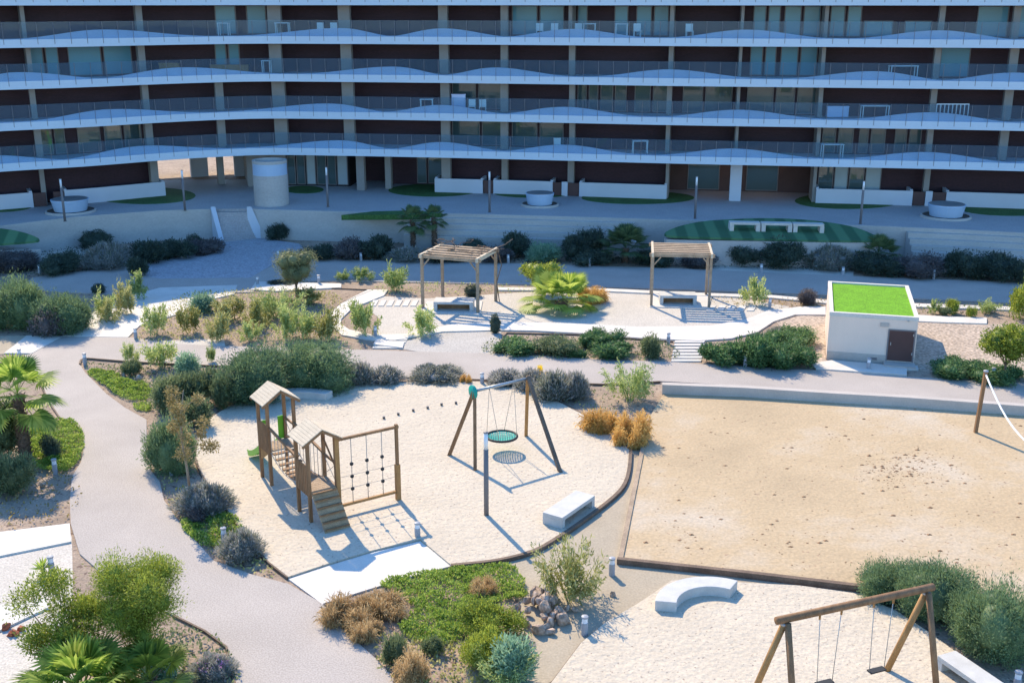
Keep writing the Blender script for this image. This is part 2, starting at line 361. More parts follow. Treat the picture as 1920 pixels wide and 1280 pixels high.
# low edgings
def edging(pts, w, h, mat, label, smn=0, z=0.0):
    if smn: pts = smooth(pts, smn, False)
    P = [U(x, y) for x, y in pts]; mb = MB()
    L = []; Rr = []
    for i, p in enumerate(P):
        d = (P[min(i+1, len(P)-1)] - P[max(i-1, 0)]).normalized(); n = Vector((-d.y, d.x, 0))
        L.append(p + n * w/2); Rr.append(p - n * w/2)
    vs = []; fs = []
    for a, b in zip(L, Rr): vs += [(a.x,a.y,-.05),(b.x,b.y,-.05),(b.x,b.y,h),(a.x,a.y,h)]
    for i in range(len(P)-1):
        for j in range(4): k = i*4; fs.append((k+j, k+(j+1)%4, k+4+(j+1)%4, k+4+j))
    fs += [(0,1,2,3), tuple(len(vs)-4+q for q in (3,2,1,0))]
    mb.add(vs, fs); o = mb.build('edging', M[mat]); return setp(o, label, 'edging')
edging([(541,1086),(505,1058),(480,1030),(445,985),(420,950),(398,920),(378,890),(368,860),(372,825),(390,790),(430,765)], .10, .10, 'wooddk', 'dark timber edging along the left curve of the play sand', 3)
edging([(700,722),(820,716),(900,718),(960,727),(1030,747),(1100,784)], .10, .10, 'wooddk', 'dark timber edging along the far edge of the play sand', 3)
edging([(1182,850),(1180,880),(1172,910),(1152,935),(1105,972),(1050,1010),(1000,1038),(930,1056),(846,1065)], .13, .14, 'wooddk', 'dark timber edging on the right curve of the play sand behind the white slab bench', 3)
edging([(1216,790),(1190,920),(1163,1055)], .16, .16, 'woodg', 'pale timber board along the left side of the volleyball court')
edging([(1157,1056),(1400,1082),(1610,1107),(1760,1122)], .17, .20, 'wooddk', 'brown timber sleeper along the near side of the volleyball court')
edging([(1030,1290),(1090,1210),(1135,1172),(1190,1140),(1228,1115)], .06, .08, 'wooddk', 'thin edging on the left of the arc bench sand area')
edging([(1390,1098),(1500,1104),(1600,1118),(1680,1150)], .06, .06, 'wooddk', 'thin edging between the swing sand and the brown sleeper')
edging([(150,685),(152,677),(165,674),(250,681),(420,689),(560,698),(700,707)], .08, .10, 'wooddk', 'rust-brown edging between the wild bed and the wide path')
edging([(860,713),(960,717),(1130,723),(1238,718)], .08, .10, 'wooddk', 'brown edging behind the lavender bushes')
edging([(131,984),(0,1000),(-60,1012)], .06, .06, 'wooddk', 'dark edging between bare soil and white concrete strip')
edging([(325,1156),(385,1186),(425,1216),(436,1270),(460,1340)], .06, .08, 'wooddk', 'thin dark edging around the flower bed at the bottom left')
edging([(155,812),(138,797),(112,785),(95,760),(75,720)], .06, .08, 'wooddk', 'thin dark edging curving beside the tall left palm')
edging([(930,664),(940,640),(950,626),(1090,629),(1200,638),(1262,642)], .07, .08, 'wooddk', 'dark edging around the low planted bed beside the grey gravel')
edging([(600,541),(700,545),(640,570),(622,585)], .06, .08, 'wooddk', 'thin edging in front of the round-crowned tree')

# concrete seat wall along the court
def wallribbon(name, top, h, w, z0, mat, label, cat, base_pts=None, cap=None):
    P = [U(x, y, h) for x, y in top]; vs = []; fs = []
    for i, p in enumerate(P):
        d = (P[min(i+1, len(P)-1)] - P[max(i-1, 0)]).normalized(); n = Vector((-d.y, d.x, 0))
        if n.y < 0: n = -n
        q = p + n * w
        vs += [(p.x,p.y,z0),(q.x,q.y,z0),(q.x,q.y,h),(p.x,p.y,h)]
    for i in range(len(P)-1):
        for j in range(4): k = i*4; fs.append((k+j, k+(j+1)%4, k+4+(j+1)%4, k+4+j))
    fs += [(0,1,2,3), tuple(len(vs)-4+q for q in (3,2,1,0))]
    mb = MB().add(vs, fs); return setp(mb.build(name, M[mat] if isinstance(mat, str) else mat), label, cat)
wallribbon('seat_wall', [(1242,721),(1400,727),(1560,737),(1700,745),(1960,764)], .55, .35, -.1, 'kerb', 'long low concrete seat wall along the far side of the volleyball court', 'wall')

# ------------------------------------------------------------------ plaza (raised)
def pl(poly, name, mat, dz, sm=0, struct=True): return sheet(name, poly, PZ - .3, PZ + dz, M[mat], struct, sm, base=PZ)
WALLTOP = [(-260,455),(-60,432),(0,425),(140,408),(300,396),(402,393)]
WALLTOP2 = [(465,393),(640,398),(900,403),(1190,411),(1245,413)]
WALLTOP3 = [(1245,413),(1640,425),(1800,432),(1960,440),(2300,462)]
front = [U(x, y, PZ) for x, y in WALLTOP + WALLTOP2 + WALLTOP3[1:]]
def prism(name, pts, z0, z1, mat, kind=None, parent=None):
    p = ccw([(a[0], a[1]) for a in pts]); n = len(p)
    me = bpy.data.meshes.new(name)
    me.from_pydata([(x, y, z0) for x, y in p] + [(x, y, z1) for x, y in p], [], tess(p, n) + [(i, (i+1) % n, (i+1) % n + n, i + n) for i in range(n)]); me.update()
    o = link(name, me, parent, (mat,)); 
    if kind: o['kind'] = kind
    return o
back = [(600, front[-1].y), (600, 1100), (-600, 1100), (-600, front[0].y)]
# notch for the stairs
sb0, sb1 = U(412, 452, 0), U(484, 449, 0)
fp = [U(x, y, PZ) for x, y in WALLTOP] + [U(402, 393, PZ), ] 
notch = []
prism('plaza', [(p.x, p.y + .3) for p in front] + back, -.4, PZ, M['pave'], 'structure')
for pts, lab in ((WALLTOP, 'cream retaining wall left of the plaza steps'), (WALLTOP2, 'cream retaining wall right of the plaza steps, behind the dark palms'), (WALLTOP3, 'cream retaining wall at the far right below the striped lawn')):
    P = [U(x, y, PZ) for x, y in pts]; vs = []; fs = []
    for p in P: vs += [(p.x,p.y,-.1),(p.x,p.y+.32,-.1),(p.x,p.y+.32,PZ+.05),(p.x,p.y,PZ+.05)]
    for i in range(len(P)-1):
        for j in range(4): k = i*4; fs.append((k+j, k+(j+1)%4, k+4+(j+1)%4, k+4+j))
    fs += [(0,1,2,3), tuple(len(vs)-4+q for q in (3,2,1,0))]
    setp(MB().add(vs, fs).build('retaining_wall', M['retain']), lab, 'wall')
# stairs descending from the plaza toward the camera
a0, a1 = U(404, 394, PZ), U(463, 394, PZ); b0, b1 = U(420, 456, 0), U(486, 448, 0)
mb = MB(); n = 14
for i in range(n):
    t0, t1 = i / n, (i + 1) / n; z = PZ * (1 - t1) + .002
    l0, r0, l1, r1 = a0.lerp(b0, t0), a1.lerp(b1, t0), a0.lerp(b0, t1), a1.lerp(b1, t1)
    mb.add([(l0.x,l0.y,-.05),(r0.x,r0.y,-.05),(r1.x,r1.y,-.05),(l1.x,l1.y,-.05),(l0.x,l0.y,z),(r0.x,r0.y,z),(r1.x,r1.y,z),(l1.x,l1.y,z)],
           [(0,3,2,1),(4,5,6,7),(0,1,5,4),(1,2,6,5),(2,3,7,6),(3,0,4,7)])
st_o = mb.build('plaza_steps', M['pave']); setp(st_o, 'flight of shaded pebbled steps going up to the plaza', 'steps')
for (A, B, s) in ((a0, b0, 'left'), (a1, b1, 'right')):
    m2 = MB()
    A2, B2 = Vector((A.x, A.y, PZ)), Vector((B.x, B.y, 0.0))
    vs = []
    off = Vector((.35, 0, 0)) * (1 if s == 'right' else -1)
    for p, h in ((A2, .25), (B2, .35)): vs += [(p.x,p.y,-.05),(p.x+off.x,p.y,-.05),(p.x+off.x,p.y,p.z+h),(p.x,p.y,p.z+h)]
    m2.add(vs, [(0,1,2,3),(7,6,5,4)] + [(j,(j+1)%4,4+(j+1)%4,4+j) for j in range(4)])
    o = m2.build('stair_parapet', M['gwall']); setp(o, 'pale sloping parapet on the %s side of the plaza steps' % s, 'parapet')
# terraced benches of steps against the wall
def terrace(pts, n, lab, dz=.36, dy=.42):
    P = [U(x, y, PZ) for x, y in pts]; mb = MB()
    for k in range(n):
        z = PZ - dz * (k + 1) + .15; vs = []; fs = []
        for p in P: vs += [(p.x,p.y-dy*(k+1),-.05),(p.x,p.y-dy*k-.003,-.05),(p.x,p.y-dy*k-.003,z),(p.x,p.y-dy*(k+1),z)]
        for i in range(len(P)-1):
            for j in range(4): q = i*4; fs.append((q+j, q+(j+1)%4, q+4+(j+1)%4, q+4+j))
        fs += [(0,1,2,3), tuple(len(vs)-4+q for q in (3,2,1,0))]; mb.add(vs, fs)
    setp(mb.build('seating_steps', M['retain']), lab, 'steps')
terrace([(760,400),(900,403),(1050,407),(1190,411)], 4, 'long shaded seating steps below the plaza between the palms')
terrace([(1700,428),(1800,432),(1960,440),(2100,449)], 5, 'shaded seating steps below the plaza at the far right')
def rail(x0, x1, y, lab, h=1.0):
    A, B = U(x0, y[0], PZ), U(x1, y[1], PZ); root = empty('railing', (0,0,0), lab, 'railing'); m = MB(); n = 9
    for i in range(n + 1):
        p = A.lerp(B, i / n); m.bar((p.x, p.y + .15, PZ+.05), (p.x, p.y + .15, PZ + h), .04)
    m.build('post', M['gmetal'], root); m = MB()
    for k in range(4): m.bar((A.x, A.y + .15, PZ + .28 + k * .24), (B.x, B.y + .15, PZ + .28 + k * .24), .025)
    m.build('rail', M['gmetal'], root)
# lawns on the plaza (ellipses)
def ell(cx, cy, rx, ry, n=28, a0=0, a1=2*math.pi): return [(cx + rx*math.cos(a0+(a1-a0)*i/n), cy + ry*math.sin(a0+(a1-a0)*i/n)) for i in range(n)]
for e in ((270,367,97,16),(570,356,37,7),(812,357,84,12),(1000,362,75,9),(1196,371,106,12),(1590,377,100,15),(1900,391,100,14),(-10,387,70,11)):
    pl(ell(*e), 'lawn', 'lawn', .02)
pl([(640,405),(700,398),(780,396),(830,402),(780,404)], 'lawn', 'lawn', .07)
# raised striped lawn (lens) with frames
m, nt, b = newmat('striped_lawn'); tc = N(nt, 'ShaderNodeTexCoord'); wv = N(nt, 'ShaderNodeTexWave'); wv.inputs['Scale'].default_value = .22; wv.inputs['Distortion'].default_value = .4
nt.links.new(tc.outputs['Object'], wv.inputs[0]); nt.links.new(ramp(nt, wv.outputs['Fac'], [(.35, (.03,.10,.045)), (.65, (.07,.17,.08))]), b.inputs['Base Color']); b.inputs['Roughness'].default_value = .95; M['stripe'] = m
def onplane(x, y, Yf, zf, Yb, zb):
    k = (zb - zf) / (Yb - Yf); sl_ = slope(y); Y = (zf - k * Yf - H) / (sl_ - k); z = H + Y * sl_; d = Y * ct + (H - z) * st
    return Vector(((x - 960) / F * d, Y, z))
def mound(name, pts, pl_):
    vs = [onplane(x, y, *pl_) for x, y in pts]; n = len(vs); up = sorted(ccw([(v.x, v.y, v.z) for v in vs]) and [0])
    q = ccw([(v.x, v.y, v.z) for v in vs]); t = tess(q, 0)
    me = bpy.data.meshes.new(name); me.from_pydata(list(q) + [(x, y, z - .14) for x, y, z in q], [], t + [(i + n, (i+1) % n + n, (i+1) % n, i) for i in range(n)]); me.update()
    o = link(name, me, None, (M['stripe'],)); o['kind'] = 'structure'
    prism('lawn_wall', [(x, y) for x, y, z in q], -.05, min(z for x, y, z in q) - .10, M['retain'], 'structure')
PLN = (U(1440, 448, 1.9).y, 1.9, U(1440, 408, 2.6).y, 2.6)
mound('raised_lawn', smooth([(1250,441),(1262,428),(1310,416),(1370,411),(1440,409),(1510,412),(1580,421),(1625,434),(1646,450),(1560,451),(1440,448),(1330,445)], 4), PLN)
mound('raised_lawn', smooth([(-160,470),(-160,424),(-60,423),(0,428),(45,436),(74,449),(40,454),(0,457)], 4), (U(0, 456, 1.6).y, 1.6, U(0, 428, 2.35).y, 2.35))
root = empty('lawn_bench', (0,0,0), 'pale triple-bay white bench standing across the striped raised lawn', 'bench')
Aq = onplane(1368, 433, *PLN); Bq = onplane(1547, 437, *PLN); dq = (Bq - Aq)
for i in range(3):
    p, q = Aq.lerp(Bq, i/3), Aq.lerp(Bq, (i+1)/3 - .012); m = MB()
    m.bar(p + Vector((0,.3,.52)), q + Vector((0,.3,.52)), .62, .16); se = m.build('seat', M['whitep'], root, .01)
    for r_ in (p + Vector((.14,.3,0)), q + Vector((-.14,.3,0))): MB().bar(r_ + Vector((0,0,.435)), r_ - Vector((0,0,.15)), .28, .6).build('leg', M['whitep'], root)

# ------------------------------------------------------------------ the apartment building
Z5 = 5.3; DZ = 2.86
ctrl = [(-700,380),(-300,345),(0,322),(160,312),(300,301),(400,294.5),(500,290.5),(640,292),(800,295),(1000,299.5),(1280,307),(1600,313.5),(1920,321),(2300,334),(2800,360)]
cp = smooth([tuple(U(x, y, Z5)[:2]) for x, y in ctrl], 14, False)
cs = [0.0]
for i in range(1, len(cp)): cs.append(cs[-1] + math.dist(cp[i-1], cp[i]))
SL = cs[-1]
cp = np.array(cp); cs = np.array(cs)
def cpos(s, off=0.0):
    s = min(max(s, 0), SL); x = np.interp(s, cs, cp[:, 0]); y = np.interp(s, cs, cp[:, 1])
    e = 1.5; s0, s1 = max(0, s - e), min(SL, s + e)
    dx = np.interp(s1, cs, cp[:,0]) - np.interp(s0, cs, cp[:,0]); dy = np.interp(s1, cs, cp[:,1]) - np.interp(s0, cs, cp[:,1])
    l = math.hypot(dx, dy); return (float(x - dy / l * off), float(y + dx / l * off))
def s_at(px, off, z):
    lo, hi = 0.0, SL
    for _ in range(40):
        m = (lo + hi) / 2; p = cpos(m, off)
        if proj((p[0], p[1], z))[0] < px: lo = m
        else: hi = m
    return lo
def ribbon(mb, s0, s1, o0, o1, z0, z1, step=1.6, mi=0, zf=None):
    n = max(1, int(math.ceil((s1 - s0) / step))); vs = []; fs = []
    for i in range(n + 1):
        s = s0 + (s1 - s0) * i / n; a = cpos(s, o0); b = cpos(s, o1); zt = z1 if zf is None else zf(s)
        vs += [(a[0],a[1],z0),(b[0],b[1],z0),(b[0],b[1],zt),(a[0],a[1],zt)]
    for i in range(n):
        for j in range(4): k = i*4; fs.append((k+j, k+(j+1)%4, k+4+(j+1)%4, k+4+j))
    fs += [(0,1,2,3), tuple(n*4+q for q in (3,2,1,0))]
    mb.add(vs, fs, mi)
bld = empty('apartment_building', (*cpos(SL/2), PZ), 'long curved apartment building with stacked white wavy balconies and maroon walls', 'building')
bld.location = (0, 0, 0)
S0, S1 = 0.0, SL; OFFW = 3.3; BACK = 15.0
peaks = {4: [-250,30,330,745,930,1260,1645,1890,2200], 3: [-200,190,640,830,1075,1400,1760,2050], 2: [-180,30,340,740,930,1255,1640,1900,2200], 1: [-150,200,620,830,1060,1385,1745,2050], 0: [-200,-30,260,640,830,1060,1375,1735,2050], 5: [-200,100,500,900,1300,1700,2100]}
wins = {4: [(403,443),(462,500),(960,1008),(1012,1058),(1083,1102),(1152,1178),(1193,1222),(1226,1254),(1412,1436),(1440,1463),(1470,1502),(1506,1538),(1556,1584),(1588,1615),(1620,1675),(1697,1748),(1831,1890),(1905,1960)],
        3: [(57,82),(86,110),(128,190),(194,247),(403,425),(428,450),(1406,1430),(1434,1455),(1463,1496),(1500,1532),(1762,1818)],
        2: [(848,893),(897,942),(1083,1100),(1104,1122),(1126,1150),(1153,1175),(1190,1220),(1224,1255),(1280,1318),(1322,1373),(1400,1450),(1454,1490),(1494,1530)],
        1: [(75,98),(102,122),(145,188),(195,228),(232,265),(848,900),(904,945),(960,1008),(1012,1057),(1541,1567),(1571,1600),(1610,1628),(1632,1660),(1677,1700),(1704,1727)]}
cols = {4: [(43,7),(260,12),(515,24),(646,24),(831,18),(946,14),(1070,7),(1260,8),(1392,5),(1549,7),(1765,10),(1905,12)],
        3: [(55,8),(265,13),(517,22),(650,22),(833,18),(946,14),(1073,12),(1258,9),(1388,4),(1543,7),(1756,11),(1899,15)],
        2: [(62,10),(272,12),(411,15),(523,24),(653,24),(835,18),(946,15),(1073,11),(1255,10),(1384,6),(1538,8),(1749,11),(1889,15)],
        1: [(72,12),(279,14),(415,15),(528,24),(656,22),(836,18),(946,15),(1073,11),(1252,8),(1381,5),(1534,7),(1742,11),(1881,15)]}
passS = (s_at(296, 3.4, 4.0), s_at(463, 3.4, 4.0))
for k in range(0, 6):
    zb = Z5 + DZ * k - (.4 if k == 5 else 0); zt = zb + .54
    m = MB(); ribbon(m, S0, S1, 0, BACK, zb + .10, zt)                # slab with fascia
    ribbon(m, S0, S1, -.10, -.003, zb, zt + .02)
    slab = m.build('balcony_slab', M['fascia'], bld)
    if k < 5:
        ps = [s_at(p, .35, zt) for p in peaks[k]]
        def zf(s, ps=ps, zt=zt, k=k):
            v = 0
            for a, b_ in zip(ps, ps[1:]):
                if a <= s <= b_:
                    t = (s - a) / (b_ - a); v = (.5 + .5 * math.cos(2 * math.pi * t)) ** (.8 if b_ - a < 12 else 1.2)
            return zt + .05 + .58 * v
        m = MB(); ribbon(m, S0, S1, .18, .34, zt - .01, zt, .5, 0, zf); m.build('wavy_parapet', M['waveb'], bld)
        m = MB(); ribbon(m, S0, S1, .02, .045, zt - .12, zb + 1.76); gr = m.build('glass_railing', M['panel_glass'], bld)
        m = MB(); s = .4
        while s < S1:
            a = cpos(s, -.108)
            if abs(a[0]) < 60: m.box(a[0]-.016, a[0]+.016, a[1]-.01, a[1]+.006, zb + .22, zb + 1.74)
            s += 1.12
        m.build('panel_joint', M['metal'], gr)['kind'] = 'stuff'
        # wall body of this storey with window openings as panes on it
        m = MB(); ribbon(m, S0, S1, OFFW, BACK - .3, zt, zb + DZ + .10); m.build('wall', M['cladding'], bld)
        for (x0, x1) in wins.get(k, []) if False else wins.get(k + 1, []) if False else []: pass
def place_floor(k, zt, ztop):
    for (x0, x1) in wins[k]:
        zm = (zt + ztop) / 2; sa, sb = s_at(x0, OFFW, zm), s_at(x1, OFFW, zm)
        f = MB(); lo = zt + .05; hi = ztop - .12
        if k == 4 and x0 in (1620, 1697): hi = zt + 1.2
        for (u0, u1, v0, v1) in ((sa, sa+.07, lo, hi), (sb-.07, sb, lo, hi), (sa+.07, sb-.07, hi-.07, hi), (sa+.07, sb-.07, lo, lo+.07)):
            ribbon(f, u0, u1, OFFW-.09, OFFW-.003, v0, v1)
        fo = f.build('window', M['metal'], bld)
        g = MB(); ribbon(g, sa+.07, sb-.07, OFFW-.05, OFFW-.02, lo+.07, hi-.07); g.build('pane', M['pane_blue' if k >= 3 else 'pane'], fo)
    for (x, wpx) in cols[k]:
        wd = max(.22, wpx / 24.5 * .95); s = s_at(x, 1.5, (zt + ztop) / 2); m = MB()
        ribbon(m, s - wd/2, s + wd/2, 1.3, 1.3 + (.5 if wpx > 9 else 2.0), zt + .001, ztop)
        m.build('column', M['column'], bld)
for k in (1, 2, 3, 4): place_floor(k, Z5 + DZ * (k-1) + .58, Z5 + DZ * k + .10)
# upper storey above the frame + roof
m = MB(); ribbon(m, S0, S1, 0, BACK, Z5 + DZ*5 + .142, Z5 + DZ*5 + .18); m.build('roof', M['fascia'], bld)
# ground storey
GT = Z5 + .10; GO = 3.9
def gseg(x0, x1, off, mat, z0=PZ, z1=GT, name='wall', back=BACK-.3):
    m = MB(); ribbon(m, s_at(x0, off, 4), s_at(x1, off, 4), off, back, z0, z1); return m.build(name, M[mat], bld)
m = MB(); ribbon(m, S0, passS[0], GO, BACK-.3, PZ, GT); m.build('wall', M['cladding'], bld)
m = MB(); ribbon(m, passS[1], s_at(536, GO, 4), GO, BACK-.3, PZ, GT); m.build('wall', M['column'], bld)
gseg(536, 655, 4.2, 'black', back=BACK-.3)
gseg(655, 725, 7.5, 'cladding'); gseg(725, 835, 6.0, 'cladding')
gseg(835, 1252, GO, 'cladding'); gseg(1252, 1530, 7.0, 'doorb'); gseg(1530, 2300, GO, 'cladding')
def gpane(x0, x1, off, mat='pane', h=GT-.25, z0=PZ+.1):
    sa, sb = s_at(x0, off, 4), s_at(x1, off, 4); f = MB()
    for (u0, u1, v0, v1) in ((sa, sa+.06, z0, h), (sb-.06, sb, z0, h), (sa+.06, sb-.06, h-.06, h), (sa+.06, sb-.06, z0, z0+.06)): ribbon(f, u0, u1, off-.09, off-.003, v0, v1)
    fo = f.build('window', M['metal'], bld); g = MB(); ribbon(g, sa+.06, sb-.06, off-.05, off-.02, z0+.06, h-.06); g.build('pane', M[mat], fo)
for a, b_, mt in ((538,554,'pane'),(556,572,'pane'),(574,592,'curtain'),(594,612,'pane'),(614,630,'pane'),(632,652,'curtain')): gpane(a, b_, 4.2, mt)
gpane(782, 800, 6.0); gpane(803, 830, 6.0)
for a, b_, mt in ((1534,1562,'pane'),(1564,1590,'curtain'),(1592,1620,'pane'),(1622,1652,'curtain')): gpane(a, b_, GO, mt)
gpane(1290, 1350, 7.0); gpane(1400, 1460, 7.0)
for (x, wpx, off) in ((413,10,6.0),(372,26,11.0),(675,16,2.2),(727,12,3.2),(836,18,2.5),(946,12,2.6),(1070,12,2.6),(1251,6,2.5),(1380,22,2.2),(1528,6,2.5),(1738,10,2.6),(80,8,2.6),(290,14,2.5),(460,24,10)):
    s = s_at(x, off, 4); wd = wpx / 25.0; m = MB(); ribbon(m, s - wd/2, s + wd/2, off, off + (.6 if wpx > 7 else 2.2), PZ, GT); m.build('column', M['column'] if wpx < 20 else M['gwall'], bld)
for x0, x1 in ((1316,1356),(1418,1462)):
    s0_, s1_ = s_at(x0, 5.5, 5), s_at(x1, 5.5, 5); m = MB(); ribbon(m, s0_, s1_, 5.4, 5.6, 4.75, 4.9); m.build('ceiling_light', M['warm'], bld)
# garden walls of the ground floor flats
for (x0, x1, y, lab) in ((-200,62,364,'white garden wall at the far left edge of the ground floor'),(122,310,351,'white garden wall behind the left oval lawn'),(815,905,332,'short white garden wall left of the thin lamp post'),(925,1036,336,'white garden wall behind the middle round planter'),(1053,1064,338,'narrow white garden wall stub'),(1086,1250,341,'long white garden wall behind the central oval lawn'),(1530,1711,352,'white garden wall below the curtained windows'),(1735,1748,356,'narrow white garden wall stub at the right'),(1774,2100,359,'long white garden wall at the right edge')):
    s0_, s1_ = s_at(x0, 2.1, PZ + .6), s_at(x1, 2.1, PZ + .6); m = MB(); ribbon(m, s0_, s1_, 2.1, 2.3, PZ, PZ + 1.12)
    if x1 - x0 > 80:
        ribbon(m, s0_, s0_ + .2, 2.303, 3.85, PZ, PZ + 1.2); ribbon(m, s1_ - .2, s1_, 2.303, 3.85, PZ, PZ + 1.2)
    setp(m.build('garden_wall', M['gwall']), lab, 'wall')
for (x0, x1, lab) in ((63,87,'far left'),(101,121,'beside the left garden wall'),(906,924,'between two garden walls behind the lamp post'),(1037,1052,'behind the middle planter'),(1065,1085,'next to the narrow wall stub'),(1712,1734,'behind the right planter'),(1749,1773,'left of the long right garden wall')):
    s0_, s1_ = s_at(x0, 2.1, PZ + .6), s_at(x1, 2.1, PZ + .6); m = MB(); ribbon(m, s0_, s1_, 2.15, 2.23, PZ + .03, PZ + 1.05)
    setp(m.build('garden_gate', M['doorb']), 'dark maroon garden gate ' + lab, 'gate')
# ground and low wall seen through the open passage behind the building
prism('back_street', [(-60, 96), (20, 100), (20, 190), (-90, 190)], PZ - .2, PZ + .012, M['soil'], 'structure')
for y_, h_, lab_ in ((118, 1.0, 'low tan wall seen through the open passage under the building'), (150, 2.4, 'farther tan wall seen through the open passage')):
    setp(MB().box(-75, 10, y_, y_ + .4, PZ, PZ + h_).build('boundary_wall', M['beige']), lab_, 'wall')
# white chairs / tables on balconies
def furn(k, x, kind, wpx, lab):
    zt = Z5 + DZ * (k-1) + .58; s = s_at(x, 1.0, zt + .5); p = cpos(s, 1.0); ww = wpx / 25.0
    r = empty('balcony_' + kind, (p[0], p[1], zt), lab, kind); m = MB()
    if kind == 'table':
        m.box(-ww/2, ww/2, -.35, .35, .92, .98); m.build('tabletop', M['white_furn'], r)
        for sx in (-1, 1):
            for sy in (-1, 1): MB().box(sx*(ww/2-.06)-.03, sx*(ww/2-.06)+.03, sy*.3-.03, sy*.3+.03, 0, .92).build('leg', M['white_furn'], r)
    elif kind == 'chair':
        m.box(-.27, .27, -.27, .27, .42, .48); m.build('seat', M['white_furn'], r)
        MB().box(-.27, .27, .22, .27, .48, .98).build('backrest', M['white_furn'], r)
        for sx in (-1, 1):
            for sy in (-1, 1): MB().box(sx*.24-.025, sx*.24+.025, sy*.24-.025, sy*.24+.025, 0, .42).build('leg', M['white_furn'], r)
    else:
        for i in range(9): m.box(-ww/2 + ww*i/8 - .03, -ww/2 + ww*i/8 + .03, -.02, .02, .1, 1.1)
        m.box(-ww/2-.03, ww/2+.03, -.021, .021, 1.1, 1.17); m.build('slats', M['white_furn'], r)
for a in ((4,420,'table',22,'white table at a top balcony by the left glazed door'),(4,530,'table',28,'white table beside the wide column on the top balcony'),(4,600,'chair',10,'left white chair on the upper balcony right of the wide column'),(4,625,'chair',10,'right white chair on the upper balcony right of the wide column'),
          (4,1012,'chair',10,'white chair in front of the wide glass doors on the top balcony'),(4,1040,'chair',10,'second white chair in front of the wide glass doors on the top balcony'),(4,1085,'chair',10,'white chair just right of the narrow post on the top balcony'),(4,1105,'table',24,'white table beside the narrow post on the top balcony'),(4,1165,'table',24,'white table near the right doors on the top balcony'),(4,1195,'chair',10,'white chair near the right doors on the top balcony'),(4,1293,'chair',10,'white chair right of the corner column on the top balcony'),
          (3,500,'table',18,'white table on the second-highest balcony beside the wide column'),(3,1693,'table',50,'long white table on the second-highest balcony at the right'),
          (2,800,'table',26,'white table on the middle balcony left of the column'),(2,885,'chair',10,'left white chair by the dark glass doors on the middle balcony'),(2,905,'chair',10,'right white chair by the dark glass doors on the middle balcony'),(2,1640,'table',50,'long white table on the middle balcony right side'),(2,1785,'fence',58,'white slatted screen on the middle balcony at the right'),
          (1,1200,'table',30,'white table on the lowest balcony right of centre'),(1,1045,'chair',10,'white chair on the lowest balcony by dark glass doors'),(1,1560,'table',40,'pale table on the lowest balcony before the green-reflecting windows')): furn(*a)
for k_, x_, wd_, hh_, lab_ in ((3,318,1.5,.85,'orange-brown wooden cabinet on the second-highest balcony, left one'),(3,430,3.0,.62,'low orange-brown wooden bench on the second-highest balcony'),(2,860,1.1,1.3,'pale lilac upright cabinet beside a column on the middle balcony'),(2,1570,1.6,.8,'grey box seat on the middle balcony right of the glass doors')):
    zt_ = Z5 + DZ * (k_-1) + .54; p_ = cpos(s_at(x_, 1.9, zt_ + .5), 1.9); r_ = empty('balcony_cabinet', (p_[0], p_[1], zt_), lab_, 'cabinet')
    MB().box(-wd_/2, wd_/2, -.2, .2, .06, hh_).build('body', M['woodl'] if k_ == 3 else M['waveb'], r_, .01); MB().box(-wd_/2-.03, wd_/2+.03, -.23, .23, hh_+.001, hh_+.05).build('top', M['woodl'] if k_ == 3 else M['waveb'], r_)
# round tower
tw = U(504, 388, PZ); root = empty('round_tower', (tw.x, tw.y + 1.2, PZ), 'round cream concrete shaft with pale blue upper band standing on the plaza', 'tower')
MB().lathe([(1.3,0),(1.3,2.3)], 32).build('shaft', M['retain'], root)
MB().lathe([(1.28,2.3),(1.28,3.15)], 32).build('band', M['planterw'], root)
MB().lathe([(1.30,3.15),(1.30,3.38),(1.12,3.38),(1.12,3.2)], 32).build('rim', M['retain'], root)
# round planters on the plaza
for (x, y, wp, lab) in ((133,401,66,'left round planter with pale box cylinder on the plaza'),(1012,389,52,'middle round planter with pale box cylinder on the plaza'),(1773,411,66,'right round planter with pale box cylinder on the plaza')):
    p = U(x, y - 4, PZ); r = empty('plaza_planter', (p.x, p.y, PZ), lab, 'planter')
    q = wp / 2 * mpp(p)
    MB().lathe([(q*1.38,0),(q*1.38,.16),(q*1.28,.16),(q*1.28,.10)], 36).build('kerb_ring', M['retain'], r)
    MB().lathe([(q*1.27,.0),(q*1.27,.12)], 32).build('soil_disc', M['bark_mulch'], r)
    MB().lathe([(q*.88,.12),(q*1.0,.82),(q*1.02,.86),(q*1.02,.95)], 36).build('drum', M['planterw'], r)
    MB().lathe([(q*.96,.951),(q*.96,.98)], 32).build('lid', M['gmetal'], r)
